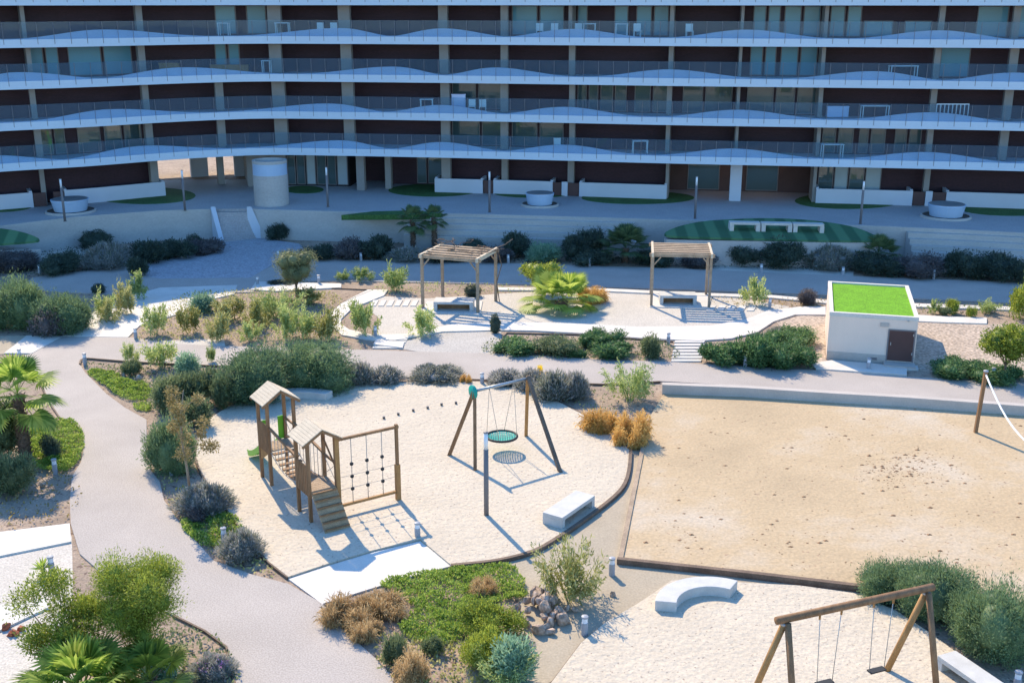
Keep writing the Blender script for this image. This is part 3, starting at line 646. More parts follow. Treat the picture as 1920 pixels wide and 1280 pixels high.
# ------------------------------------------------------------------ built objects in the garden
def lamp_post(px, py, lab, z=0.0, h=3.15, grp='lamp posts with glowing white tubes'):
    p = U(px, py, z); r = empty('lamp_post', (p.x, p.y, z), lab, 'lamp post', 0, 'slim dark lamp posts with pale tube heads')
    m = MB(); m.tube([(0,0,0),(0,0,h-.62)], .085, 14); m.tube([(0,0,0),(0,0,.02)], .13, 14); m.build('post', M['metal'], r)
    m = MB(); m.tube([(0,0,h-.62),(0,0,h-.03)], .07, 14); m.build('lamp_tube', M['lens'], r)
    m = MB(); m.tube([(0,0,h-.03),(0,0,h)], .085, 14); m.build('cap', M['metal'], r); return r
lamp_post(912, 970, 'slim dark lamp post standing in the play sand in front of the basket swing')
for x, y, lab in ((122,415,'leftmost dark lamp post on the shaded plaza, by the left planter'),(347,395,'dark lamp post on the plaza between the left oval lawn and the open passage'),(615,388,'dark lamp post on the plaza right of the round tower'),(918,398,'dark lamp post on the plaza in front of the maroon gate at the centre'),(1303,410,'dark lamp post on the plaza at the tip of the striped lawn'),(1613,420,'dark lamp post on the plaza near the right oval lawn')):
    lamp_post(x, y, lab, PZ, 3.0)
def bollard(px, py, lab, h=.62):
    p = U(px, py, 0); r = empty('bollard_light', (p.x, p.y, 0), lab, 'bollard light', 0, 'short grey bollard lights along the paths')
    k = h / .62
    MB().lathe([(.095,0),(.095,.40*k)], 14).build('post', M['bollard'], r)
    MB().lathe([(.08,.40*k),(.08,.55*k)], 14).build('lens', M['lens'], r)
    MB().lathe([(.10,.55*k),(.10,.60*k),(.04,.62*k)], 14).build('cap', M['bollard'], r)
for x, y, lab in ((38,676,'bollard light by the white triangle above the tall left palm'),(160,684,'bollard light at the rounded path corner'),(255,636,'bollard light at the lower end of the white diagonal path'),(335,692,'bollard light in front of the wild bed edging'),
    (104,888,'bollard light in the bright green cover under the tall left palm'),(322,890,'bollard light in front of the round feathery bush'),(421,1020,'bollard light half hidden in the small bright cover patch'),(783,1010,'bollard light at the corner of the white slab by the climbing net shadow'),
    (1096,1190,'bollard light beside the rock pile'),(1147,1078,'bollard light at the end of the brown sleeper'),(904,722,'bollard light behind the basket swing, beside the lavender'),(1397,688,'bollard light half sunk in the juniper bed'),(1628,694,'bollard light in front of the green-roofed shed'),(1861,712,'bollard light near the volleyball post, in dark shrubs'),
    (1443,578,'bollard light beside the pale oleander right of the bare pergola'),(1253,645,'bollard light at the corner of the low planted bed'),(704,632,'bollard light beside the oleander by the stepping stones'),(1905,1296,'bollard light at the lower right corner next to the white bench'),(98,1075,'tall bollard light behind the bushy tree at the lower left'),(598,533,'bollard light at the shaded path under the round tree'),
    (483,535,'bollard light at the rounded tip of the shaded bed'),(205,500,'shaded bollard light at the foot of the left hedge'),(75,514,'leftmost shaded bollard light by the dark hedge'),(342,485,'shaded bollard light before the hedge left of the steps'),(522,485,'shaded bollard light right of the pebbled steps'),(677,490,'shaded bollard light in the dark bed left of the palms'),
    (953,494,'shaded bollard light behind the vine pergola'),(1105,500,'shaded bollard light behind the fan palm'),(1427,512,'shaded bollard light in the pale patch right of the bare pergola'),(1580,518,'shaded bollard light behind the shed'),(1750,523,'shaded bollard light before the right hedge'),(1600,700,'low bollard light left of the shed doorstep')):
    if lab.startswith('low boll'): continue
    bollard(x, y, lab)

# --- play structure
ua = Vector((.545, -.838, 0)); va = Vector((.838, .545, 0))
O = Vector((-9.27, 38.55, 0))
play = empty('play_tower', tuple(O), 'wooden play structure with two gabled towers, rope bridge, green slide, ramp and climbing net', 'playground')
play.rotation_euler = (0, 0, math.atan2(ua.y, ua.x))   # local x = along, local y = va direction (left-handed fix below)
def L(a, b, z): return (a, b, z)                       # a along ua, b along va
sgn = 1 if (Matrix.Rotation(play.rotation_euler.z, 3, 'Z') @ Vector((0, 1, 0))).dot(va) > 0 else -1
def Q(a, b, z): return (a, b * sgn, z)
def part(name, mat, f, par=play, bevel=0):
    m = MB(); f(m); return m.build(name, M[mat], par, bevel)
W_ = 1.0
def tower(a0, a1, plat, eave, ridge, w=W_):
    for a in (a0, a1):
        for b in (0, w): part('post', 'wood', lambda m: m.bar(Q(a, b, -.1), Q(a, b, eave), .11))
    part('platform', 'woodg', lambda m: [m.bar(Q(a0 + (i+.5)*(a1-a0)/7, -.04, plat), Q(a0 + (i+.5)*(a1-a0)/7, w+.04, plat), (a1-a0)/7-.012, .05) for i in range(7)])
    def roof(m):
        e = .16; n = 7
        for b0, b1, z0, z1 in ((-.22, w/2, eave - .06, ridge), (w+.22, w/2, eave - .06, ridge)):
            for i in range(n):
                t0, t1 = i/n, (i+1)/n - .008
                p = [(a0-e, b0+(b1-b0)*t, z0+(z1-z0)*t) for t in (t0, t1)]
                q = [(a1+e, b0+(b1-b0)*t, z0+(z1-z0)*t) for t in (t0, t1)]
                v = [Q(*p[0]), Q(*q[0]), Q(*q[1]), Q(*p[1])]
                m.add(v + [(x, y, z + .03) for x, y, z in v], [(0,1,2,3),(7,6,5,4),(0,4,5,1),(1,5,6,2),(2,6,7,3),(3,7,4,0)])
    part('roof', 'roofw', roof)
    for a in (a0 - .12, a1 + .12):
        part('rafter', 'wood', lambda m: [m.bar(Q(a, -.22, eave - .13), Q(a, w/2, ridge - .06), .05, .09), m.bar(Q(a, w+.22, eave - .13), Q(a, w/2, ridge - .06), .05, .09)])
def slats(a0, a1, b, z0, z1, n=7, name='slat_panel'):
    part(name, 'wood', lambda m: [m.bar(Q(a0+(i+.5)*(a1-a0)/n, b, z0), Q(a0+(i+.5)*(a1-a0)/n, b, z1), .09, .03, up=(0,1,0)) for i in range(n)] + [m.bar(Q(a0, b+.03, z), Q(a1, b+.03, z), .04, .07) for z in (z0+.12, z1-.1)])
A0, A1, B0, B1 = 0, .92, 3.5, 4.5
tower(A0, A1, 1.42, 3.3, 3.72); tower(B0, B1, 1.18, 3.0, 3.38)
slats(A0, A1, -.05, 1.35, 2.45); slats(B0, B1, -.05, 1.05, 2.15)
part('gusset', 'woodl', lambda m: m.add([Q(A0+.06,-.03,1.35),Q(A1-.06,-.03,1.35),Q(A0+.06,-.03,.85),Q(A0+.06,.02,1.35),Q(A1-.06,.02,1.35),Q(A0+.06,.02,.85)], [(0,1,2),(5,4,3),(0,3,4,1),(1,4,5,2),(2,5,3,0)]))
# bridge planks with gaps, sagging
def bridge(m):
    n = 9
    for i in range(n):
        t = (i + .5) / n; a = A1 + (B0 - A1) * t; z = 1.42 + (1.18 - 1.42) * t - .28 * math.sin(math.pi * t)
        m.bar(Q(a, .08, z), Q(a, W_ - .08, z), .17, .05)
part('bridge_planks', 'wood', bridge)
for b in (.03, W_ - .03):
    part('handrail', 'wood', lambda m: m.bar(Q(A1, b, 2.35), Q(B0, b, 2.1), .08, .08))
    def ropes(m, b=b):
        for i in range(8):
            t = (i + .5) / 8; a = A1 + (B0 - A1) * t; z = 1.42 - .24 * t - .28 * math.sin(math.pi * t)
            m.tube([Q(a, b, z), Q(a, b, 2.35 - .25 * t)], .012, 5)
        pts = [Q(A1+(B0-A1)*t/8, b, 1.42-.24*t/8-.28*math.sin(math.pi*t/8)) for t in range(9)]; m.tube(pts, .02, 6)
    part('rope_net', 'rope', ropes)
# far-side rope barrier of the towers
for a0, a1, z in ((A0, A1, 1.42), (B0, B1, 1.18)):
    part('side_rail', 'wood', lambda m: [m.bar(Q(a0, W_, z + .85), Q(a1, W_, z + .85), .07), ])
    part('side_net', 'rope', lambda m: [m.tube([Q(a0, W_, z + .1), Q(a1, W_, z + .8)], .012, 5), m.tube([Q(a0, W_, z + .8), Q(a1, W_, z + .1)], .012, 5)])
part('brace', 'wood', lambda m: m.bar(Q(B0, W_-.02, 2.7), Q(B1, W_-.02, 1.9), .05))
# ramp with rungs
def ramp_f(m):
    n = 7; a0, a1, z0, z1 = B1 + .03, 5.62, 1.2, .06
    for i in range(n):
        t0, t1 = i/n, (i+1)/n - .02
        v = [Q(a0+(a1-a0)*t0, .04, z0+(z1-z0)*t0), Q(a0+(a1-a0)*t0, .96, z0+(z1-z0)*t0), Q(a0+(a1-a0)*t1, .96, z0+(z1-z0)*t1), Q(a0+(a1-a0)*t1, .04, z0+(z1-z0)*t1)]
        m.add(v + [(x, y, z - .05) for x, y, z in v], [(0,1,2,3),(7,6,5,4),(0,4,5,1),(1,5,6,2),(2,6,7,3),(3,7,4,0)])
part('ramp', 'rampw', ramp_f)
part('rung', 'wood', lambda m: [m.bar(Q(B1+.03+1.09*t+.02, .06, 1.22-1.14*t+.03), Q(B1+.03+1.09*t+.02, .94, 1.22-1.14*t+.03), .05) for t in (.08,.25,.42,.59,.76,.92)])
# slide going away from the camera
def slide(m):
    pts = []; n = 12
    for i in range(n + 1):
        t = i / n; a = -.05 - 2.1 * t; z = 1.42 - 1.22 * (1 - (1 - t) ** 1.5) if t < .98 else .2; pts.append((a, .5, z))
    prof = [(-.27,.22),(-.24,.0),(.24,.0),(.27,.22),(.29,.22),(.26,-.03),(-.26,-.03),(-.29,.22)]
    vs = []; fs = []
    for a, b, z in pts:
        for db, dz in prof: vs.append(Q(a, b + db, z + dz))
    for i in range(n):
        for j in range(8): k = i*8; fs.append((k+j, k+(j+1)%8, k+8+(j+1)%8, k+8+j))
    fs += [tuple(range(8)), tuple(range(n*8, n*8+8))[::-1]]
    m.add(vs, fs)
part('slide', 'slide', slide)
part('slide_guard', 'slide', lambda m: [m.bar(Q(-.04, .2, 1.45), Q(-.04, .2, 2.3), .03, .16, up=(0,1,0)), m.bar(Q(-.04, .85, 1.45), Q(-.04, .85, 2.35), .22, .03, up=(1,0,0))])
# climbing frame with rope balls
cf = Q(B1, W_, 0)
E = Q(B1, W_ + 2.32, 0)
part('post', 'wood', lambda m: (m.bar(Q(B1, W_+2.32, 1.45), Q(B1, W_+2.32, 2.95), .10), ))
part('post', 'woodl', lambda m: m.bar(Q(B1, W_+2.32, -.1), Q(B1, W_+2.32, 1.45), .16))
part('post', 'woodl', lambda m: m.bar(Q(B1, W_+.04, -.1), Q(B1, W_+.04, 3.0), .15))
part('crossbar', 'wood', lambda m: m.bar(Q(B1, W_+.02, 2.85), Q(B1, W_+2.4, 2.85), .09))
part('crossbar', 'woodl', lambda m: m.bar(Q(B1, W_+.06, .42), Q(B1, W_+2.3, .42), .09))
for i in range(3):
    b = W_ + .58 + .58 * i
    ro = part('climbing_rope', 'rope', lambda m: m.tube([Q(B1, b, .42), Q(B1, b, 2.85)], .014, 6))
    for j in range(3):
        z = .95 + .46 * j
        part('rope_ball', 'dark', lambda m: m.lathe([(.01,-.07),(.055,-.045),(.07,0),(.055,.045),(.01,.07)], 10, Q(B1, b, z)), ro)
for j in range(2):
    part('net_rope', 'rope', lambda m: m.tube([Q(B1, W_+.05, 1.0 + .46*j), Q(B1, W_+2.3, 1.0 + .46*j)], .008, 5))
# stumps
for i, (x, y) in enumerate(((720,789),(747,782),(775,775),(802,770),(828,764),(855,761))):
    p = U(x, y); r = empty('stepping_post', (p.x, p.y, 0), ['leftmost','second from the left','third from the left','fourth from the left','fifth from the left','rightmost'][i] + ' of the six small timber stepping posts in the play sand', 'stepping post', .3, 'small timber stepping posts')
    MB().lathe([(.055,-.05),(.055,.17),(.045,.18)], 12).build('post', M['wooddk'], r)
    MB().lathe([(.055,.18),(.06,.19),(.05,.21)], 12).build('cap', M['metal'], r)

# --- basket swing
TL, TR = Vector((-1.42, 40.35, 2.85)), Vector((.62, 41.85, 2.85))
fL1, fL2, fR1, fR2 = U(839,857), U(891,887), U(986,820), U(1055,893)
sw = empty('basket_swing', (0, 0, 0), 'basket nest swing hanging from splayed timber legs with a round teal disc on one end', 'swing')
for a, b, mt in ((fL1, TL, 'wood'), (fL2, TL, 'wood'), (fR1, TR, 'woodl'), (fR2, TR, 'wooddk')):
    MB().bar(a - Vector((0,0,.1)), b + Vector((0,0,.06)), .13).build('leg', M[mt], sw)
MB().tube([TL, TR], .06, 12).build('beam', M['gmetal'], sw)
dr = (TR - TL).normalized()
MB().tube([TL - dr*.10 + Vector((0,0,-.02)), TL - dr*.05 + Vector((0,0,-.02))], .27, 24).build('end_disc', M['teal'], sw)
MB().tube([TR + dr*.02, TR + dr*.1], .12, 16).build('end_bracket', M['wooddk'], sw)
bc = (TL + TR) / 2; bc.z = .72
NR = .60
pts = [(bc.x + NR*math.cos(a), bc.y + NR*math.sin(a), bc.z) for a in [2*math.pi*i/40 for i in range(41)]]
nest = MB().tube(pts, .05, 8, cap=False).build('nest_rim', M['dark'], sw)
m = MB()
for i in range(-6, 7):
    t = i / 6.6; l = math.sqrt(max(0, 1 - t*t)) * NR
    for s in (0, 1):
        q = []
        for k in range(9):
            c_ = -l + 2*l*k/8; x, y = (t*NR, c_) if s else (c_, t*NR)
            q.append((bc.x + x, bc.y + y, bc.z - .13 * (1 - (x*x+y*y)/NR**2)))
        m.tube(q, .020, 4, cap=False)
m.build('nest_net', M['nest'], nest)
m = MB()
for a in range(4):
    e = bc + Vector((NR*math.cos(1.42+a*math.pi/2), NR*math.sin(1.42+a*math.pi/2), 0)); top = TL.lerp(TR, .27 if e.dot(dr) < bc.dot(dr) else .73) ; m.tube([e, top], .011, 5)
m.build('hanging_ropes', M['rope'], sw)

# --- near right swing
T1, T2 = Vector((6.66, 24.3, 2.6)), Vector((10.65, 25.8, 2.6)); d2 = (T2 - T1).normalized()
s2 = empty('timber_swing', (0, 0, 0), 'timber frame swing with thick log beam and hanging rope seats at the lower right', 'swing')
for a, b, mt in ((Vector((5.91,24.5,-.1)), T1, 'woodl'), (Vector((6.87,23.3,-.1)), T1 + Vector((.06,-.06,0)), 'wood'), (U(1660,1262), T2, 'woodl'), (Vector((10.86,24.8,-.1)), T2 + Vector((.02,-.1,0)), 'wood')):
    MB().tube([a, b - Vector((0,0,.08))], .085, 10).build('leg', M[mt], s2)
MB().tube([T1 - d2*.25, T2 + d2*.2], .10, 12).build('beam', M['wood'], s2)
for T in (T1, T2): MB().tube([T - Vector((0,0,.16)), T - Vector((0,0,.09))], .11, 12).build('bracket', M['gmetal'], s2)
for k, (ta, tb) in enumerate(((.24, .39), (.62, .76))):
    a, b = T1.lerp(T2, ta), T1.lerp(T2, tb); lo = .5
    m = MB(); c = (a + b) / 2
    m.box(-.24, .24, -.09, .09, -.02, .02); seat = m.build('seat', M['dark'], s2); seat.location = (c.x, c.y, lo); seat.rotation_euler = (0, 0, math.atan2(d2.y, d2.x))
    for q, sg in ((a, -1), (b, 1)): MB().tube([q, c + d2 * .23 * sg + Vector((0,0,lo - c.z))], .011, 5).build('chain', M['gmetal'], s2)
    for q in (a, b): MB().tube([q - Vector((0,0,.09)), q - Vector((0,0,.22))], .03, 6).build('hook', M['woodl'], s2)

# --- volleyball post + net line
vp = U(1828, 815); zt = zat(697, vp.y)
v = empty('volleyball_net', (0, 0, 0), 'leaning brown volleyball post with white net tape running off to the right', 'volleyball net')
top = Vector((vp.x + .12, vp.y, 2.75))
MB().bar(vp - Vector((0,0,.1)), top, .13).build('post', M['wood'], v)
MB().tube([top - Vector((0,0,.03)), top + Vector((0,0,.03))], .10, 10).build('cap', M['bollard'], v)
far = U(2120, 985, 0) ; pe = Vector((far.x, far.y, 2.75))
mid = U(1920, 853, 0)
# net tape sagging toward camera right: other post is outside the frame
B_ = top + Vector((-1.5, -8.5, 0))
pts = [top.lerp(B_, t/12) + Vector((0, 0, -.12 - .5*math.sin(math.pi*t/12))) for t in range(13)]
MB().tube(pts, .035, 8).build('net_tape', M['white_furn'], v)
MB().bar(Vector((B_.x, B_.y, -.1)), B_, .13).build('post', M['wood'], v)

# --- benches
def slab_bench(name, P1, P2, w, h, lab, legs=True):
    """P1,P2 = near ground ends of the long front edge; body extends away from it"""
    d = (P2 - P1); ln = d.length; rz = math.atan2(d.y, d.x)
    r = empty(name, tuple(P1), lab, 'bench', rz, 'white concrete benches'); m = MB(); m.box(0, ln, 0, w, h - .14, h); m.build('seat', M['whitep'], r, .012)
    for x in (0.0, ln - .18): MB().box(x + .001, x + .179, .003, w - .003, 0, h - .141).build('leg', M['whitep'], r)
    MB().box(.185, ln - .185, w - .12, w - .02, h - .30, h - .141).build('stretcher', M['wood'], r); return r
a = U(1054, 997); b = U(1115, 954)
slab_bench('slab_bench', a, b, .78, .52, 'white concrete slab bench on the right edge of the play sand')
a = zp = Vector((U(1755,1225,.0))); 
p1 = U(1758, 1228, .5); p2 = U(1905, 1330, .5); 
slab_bench('slab_bench', Vector((p1.x, p1.y, 0)), Vector((p2.x, p2.y, 0)), .62, .5, 'white concrete slab bench beside the big bush at the lower right corner')
def arc_bench(c, r0, r1, a0, a1, h, lab, n=28, mat='whitep'):
    r = empty('arc_bench', (c[0], c[1], 0), lab, 'bench', 0, 'curved white concrete benches'); vs = []; fs = []
    for i in range(n + 1):
        a = R(a0 + (a1 - a0) * i / n)
        for rr, z in ((r0, 0), (r1, 0), (r1, h), (r0, h)): vs.append((rr*math.cos(a), rr*math.sin(a), z))
    for i in range(n):
        for j in range(4): k = i*4; fs.append((k+j, k+(j+1)%4, k+4+(j+1)%4, k+4+j))
    fs += [(0,1,2,3), tuple(n*4+q for q in (3,2,1,0))]
    MB().add(vs, fs).build('body', M[mat], r, .015)
def circ3(a, b, c):
    ax, ay, bx, by, cx, cy = a[0], a[1], b[0], b[1], c[0], c[1]; d = 2*(ax*(by-cy)+bx*(cy-ay)+cx*(ay-by))
    ux = ((ax*ax+ay*ay)*(by-cy)+(bx*bx+by*by)*(cy-ay)+(cx*cx+cy*cy)*(ay-by))/d; uy = ((ax*ax+ay*ay)*(cx-bx)+(bx*bx+by*by)*(ax-cx)+(cx*cx+cy*cy)*(bx-ax))/d
    return (ux, uy), math.hypot(ax-ux, ay-uy)
hB = .42
i1, i2, i3 = U(1269,1129,hB), U(1295,1104,hB), U(1369,1104,hB)
i2 = U(1306, 1101, hB)
cc, rr = circ3(i1, i2, i3)
an = lambda p: math.degrees(math.atan2(p.y - cc[1], p.x - cc[0]))
A_1, A_3 = an(i1), an(i3)
if A_1 < 0: A_1 += 360
arc_bench(cc, rr, rr + .62, A_3, A_1, hB, 'white quarter-arc concrete bench on the sand below the brown sleeper')
c4 = U(540, 790)
arc_bench((c4.x, c4.y), 2.6, 3.15, 62, 128, .42, 'pale curved bench in the shadow behind the play towers')
def perg_bench(x0, x1, yb, lab):
    a, b = U(x0, yb), U(x1, yb + 1); d = b - a; r = empty('pergola_bench', tuple(a), lab, 'bench', math.atan2(d.y, d.x), 'white benches under the pergolas'); ln = d.length
    MB().box(0, ln, 0, 1.1, .46, .60).build('seat', M['whitep'], r, .01)
    for x in (0, ln - .2): MB().box(x + .001, x + .199, .003, 1.097, 0, .459).build('leg', M['whitep'], r)
    MB().box(.205, ln - .205, .5, .58, .1, .44).build('backboard', M['wood'], r)
sheet('concrete_pad', [(800,566),(905,566),(900,592),(790,588)], -.04, .07, M['stepstone'], True, 0, base=0)
sheet('concrete_pad', [(1222,552),(1335,554),(1330,580),(1218,577)], -.04, .07, M['stepstone'], True, 0, base=0)
perg_bench(813, 887, 585, 'white table-like bench under the vine-covered pergola'); perg_bench(1237, 1306, 573, 'white table-like bench under the bare pergola')
# --- pergolas
def pergola(nl, nr, fl, fr, zt, lab, ns=6):
    p = [U(*q) for q in (nl, nr)]; nlp, nrp = p
    d = (nrp - nlp); ln = d.length; dep = fl
    rz = math.atan2(d.y, d.x); r = empty('pergola', tuple(nlp), lab, 'pergola', rz, 'timber pergolas')
    for x in (0, ln):
        for y in (0, dep):
            MB().bar((x, y, -.05), (x, y, zt), .15).build('post', M['woodg'], r)
            s = 1 if x == 0 else -1; MB().bar((x + s*.06, y, zt - .5), (x + s*.45, y, zt - .04), .07).build('brace', M['woodg'], r)
    for y in (0, dep): MB().bar((-.2, y, zt + .08), (ln + .2, y, zt + .08), .12, .18).build('beam', M['woodg'], r)
    for x in (-.02, ln + .02): MB().bar((x, -.2, zt + .12), (x, dep + .2, zt + .12), .13, .24).build('beam', M['roofw'], r)
    for i in range(ns):
        y = dep * (i + .5) / ns; MB().bar((.06, y, zt + .2), (ln - .06, y, zt + .2), .26, .06).build('roof_slat', M['woodg'], r)
    return r
pg1 = pergola((793,578), (896,588), 2.9, 0, 3.0, 'weathered timber pergola with bare vine stems over its roof', 5)
pg2 = pergola((1221,575), (1329,578), 2.9, 0, 3.0, 'weathered timber pergola with clean slatted roof near the centre right', 6)

# --- shed
fl, fr = U(1549, 674), U(1713, 686); d = fr - fl; ln = d.length
sh = empty('garden_shed', tuple(fl), 'small cream rendered shed with bright green turf roof and brown door', 'shed', math.atan2(d.y, d.x))
dpt = 6.6; hs = zat(592, fl.y)
MB().box(.0, ln, 0, dpt, 0, hs).build('wall', M['shed'], sh)
MB().box(.02, ln - .02, -.03, -.002, 0, .45).build('plinth', M['kerb'], sh)
m = MB(); t = .17
m.box(-.02, ln+.02, -.02, t, hs+.001, hs+.2); m.box(-.02, ln+.02, dpt-t, dpt+.02, hs+.001, hs+.2); m.box(-.02, t, t+.001, dpt-t-.001, hs+.001, hs+.2); m.box(ln-t, ln+.02, t+.001, dpt-t-.001, hs+.001, hs+.2)
m.build('parapet', M['white'], sh)
MB().box(t+.002, ln-t-.002, t+.002, dpt-t-.002, hs+.001, hs+.12).build('turf_roof', M['turf'], sh)
x0, x1 = ln * (1663-1549)/165, ln * (1709-1549)/165; zd = zat(611, fl.y)
dr_ = MB().box(x0, x1, -.05, -.034, .22, zd).build('door', M['doorb'], sh)
m = MB(); m.box(x0-.06, x0, -.055, -.032, .2, zd+.06); m.box(x1, x1+.06, -.055, -.032, .2, zd+.06); m.box(x0, x1, -.055, -.032, zd, zd+.06); m.build('frame', M['metal'], dr_)
MB().box(x0+.08, x0+.12, -.10, -.052, 1.0, 1.14).build('handle', M['gmetal'], dr_)
MB().box(x0-.45, x0-.05, -.06, -.031, zd+.16, zd+.34).build('wall_light', M['kerb'], sh)
MB().box(x0-.15, x1+.15, -.75, -.034, 0, .16).build('doorstep', M['kerb'], sh)
MB().box(ln*.5, ln*.5+.32, -.045, -.031, .18, .30).build('vent', M['metal'], sh)
MB().box(ln-.5, ln-.42, -.10, -.025, hs-.02, hs+.04).build('drain_spout', M['gmetal'], sh)
for z_ in (.55, 1.5): MB().box(x1-.05, x1-.005, -.075, -.0505, z_, z_+.12).build('hinge', M['gmetal'], dr_)
m = MB()
for i in range(4): m.box(ln*.45, ln*1.3, -1.35-.0*i, -1.0, 0, .07)
setp(sheet('concrete_pad', [(1650,688),(1720,688),(1722,695),(1652,695)], -.04, .08, M['stepstone'], True, 0, base=0), kind='structure')
# ------------------------------------------------------------------ foliage meshes (unit size: radius 1, height 1, base at 0)
rng = np.random.default_rng(5)
def unit(v): return v / np.maximum(np.linalg.norm(v, axis=1, keepdims=True), 1e-6)
def cards(pos, axis, ln, wd, bend=0.0, rg=rng):
    """one 4-vertex leaf per position: pointed diamond along axis"""
    n = len(pos); ax = unit(axis); rnd = unit(rg.normal(size=(n, 3))); side = unit(np.cross(ax, rnd))
    ln = np.broadcast_to(ln, (n,))[:, None]; wd = np.broadcast_to(wd, (n,))[:, None]
    a = pos; b = pos + ax * ln * .5 + side * wd * .5; c = pos + ax * ln; d = pos + ax * ln * .5 - side * wd * .5
    c = c + np.array([0, 0, -1.0]) * bend * ln
    V = np.stack([a, b, c, d], 1).reshape(-1, 3); Fq = np.arange(n * 4).reshape(-1, 4); return V, Fq
def qmesh(name, parts):
    """parts: list of (verts, quads, material slot)"""
    V = np.concatenate([p[0] for p in parts]).astype(np.float32); off = 0; Fs = []; mi = []
    for v, f, m_ in parts: Fs.append(f + off); off += len(v); mi.append(np.full(len(f), m_))
    Fa = np.concatenate(Fs).astype(np.int32); mi = np.concatenate(mi).astype(np.int32)
    me = bpy.data.meshes.new(name); me.vertices.add(len(V)); me.vertices.foreach_set('co', V.ravel())
    me.loops.add(Fa.size); me.loops.foreach_set('vertex_index', Fa.ravel())
    me.polygons.add(len(Fa)); me.polygons.foreach_set('loop_start', np.arange(0, Fa.size, 4, dtype=np.int32)); me.polygons.foreach_set('loop_total', np.full(len(Fa), 4, dtype=np.int32))
    me.polygons.foreach_set('material_index', mi); me.update(calc_edges=True); return me
def lobes(rg, n, spread, r, flat=1.0, zc=.5):
    L_ = []
    for i in range(n):
        a = rg.uniform(0, 2*math.pi); d = spread * math.sqrt(rg.uniform(0, 1)); rr = r * rg.uniform(.7, 1.15)
        L_.append((d*math.cos(a), d*math.sin(a), rg.uniform(zc*.6, zc*1.35), rr))
    return L_
def crown(rg, n, L_, ln, wd, up=.3, out=.8, zs=1.0, fill=.45, droop=0):
    k = rg.integers(0, len(L_), n); Lc = np.array(L_)[k]
    d = unit(rg.normal(size=(n, 3))); r = rg.uniform(0, 1, n) ** fill
    bump = 1 + .16*np.sin(5*d[:,0]+k) * np.cos(6*d[:,1]+2*k) + .10*np.sin(9*d[:,2]+3*k)
    spr = rg.uniform(0, 1, n) < .05; r = np.where(spr, rg.uniform(1.0, 1.28, n), r)
    p = Lc[:, :3] + d * (r * bump * Lc[:, 3])[:, None] * np.array([1, 1, zs])
    ax = d * out + rg.normal(size=(n, 3)) * .55 + np.array([0, 0, up])
    keep = p[:, 2] > .005; p = p[keep]; ax = ax[keep]; m_ = len(p)
    return cards(p, ax, ln * rg.uniform(.6, 1.3, m_), wd * rg.uniform(.7, 1.2, m_), droop, rg)
def blob(L_, k=.72, zs=1.0):
    """inner lobes of packed leaves: stops the light coming straight through"""
    V = []; Fq = []
    for (x, y, z, r) in L_:
        nu, nv = 9, 6; b = len(V)
        for i in range(nv + 1):
            for j in range(nu):
                t = math.pi * i / nv; a = 2*math.pi*j/nu; q = r*k*(1 + .12*math.sin(3*a + 5*t + x*9))
                V.append((x + q*math.sin(t)*math.cos(a), y + q*math.sin(t)*math.sin(a), max(.0, z + q*zs*math.cos(t))))
        for i in range(nv):
            for j in range(nu): Fq.append((b + i*nu + j, b + (i+1)*nu + j, b + (i+1)*nu + (j+1) % nu, b + i*nu + (j+1) % nu))
    return np.array(V), np.array(Fq)
def stems(rg, n, r0, top, w=.02, lean=.5):
    V = []; Fq = []
    for i in range(n):
        a = rg.uniform(0, 2*math.pi); p0 = np.array([math.cos(a)*r0*.4, math.sin(a)*r0*.4, 0]); p1 = np.array([math.cos(a)*lean, math.sin(a)*lean, top]) * rg.uniform(.7, 1)
        for (dx, dy) in ((w, 0), (0, w)):
            b = len(V); e = np.array([dx, dy, 0]); V += [p0 - e, p0 + e, p1 + e*.5, p1 - e*.5]; Fq.append((b, b+1, b+2, b+3))
    return np.array(V), np.array(Fq)
cache = {}
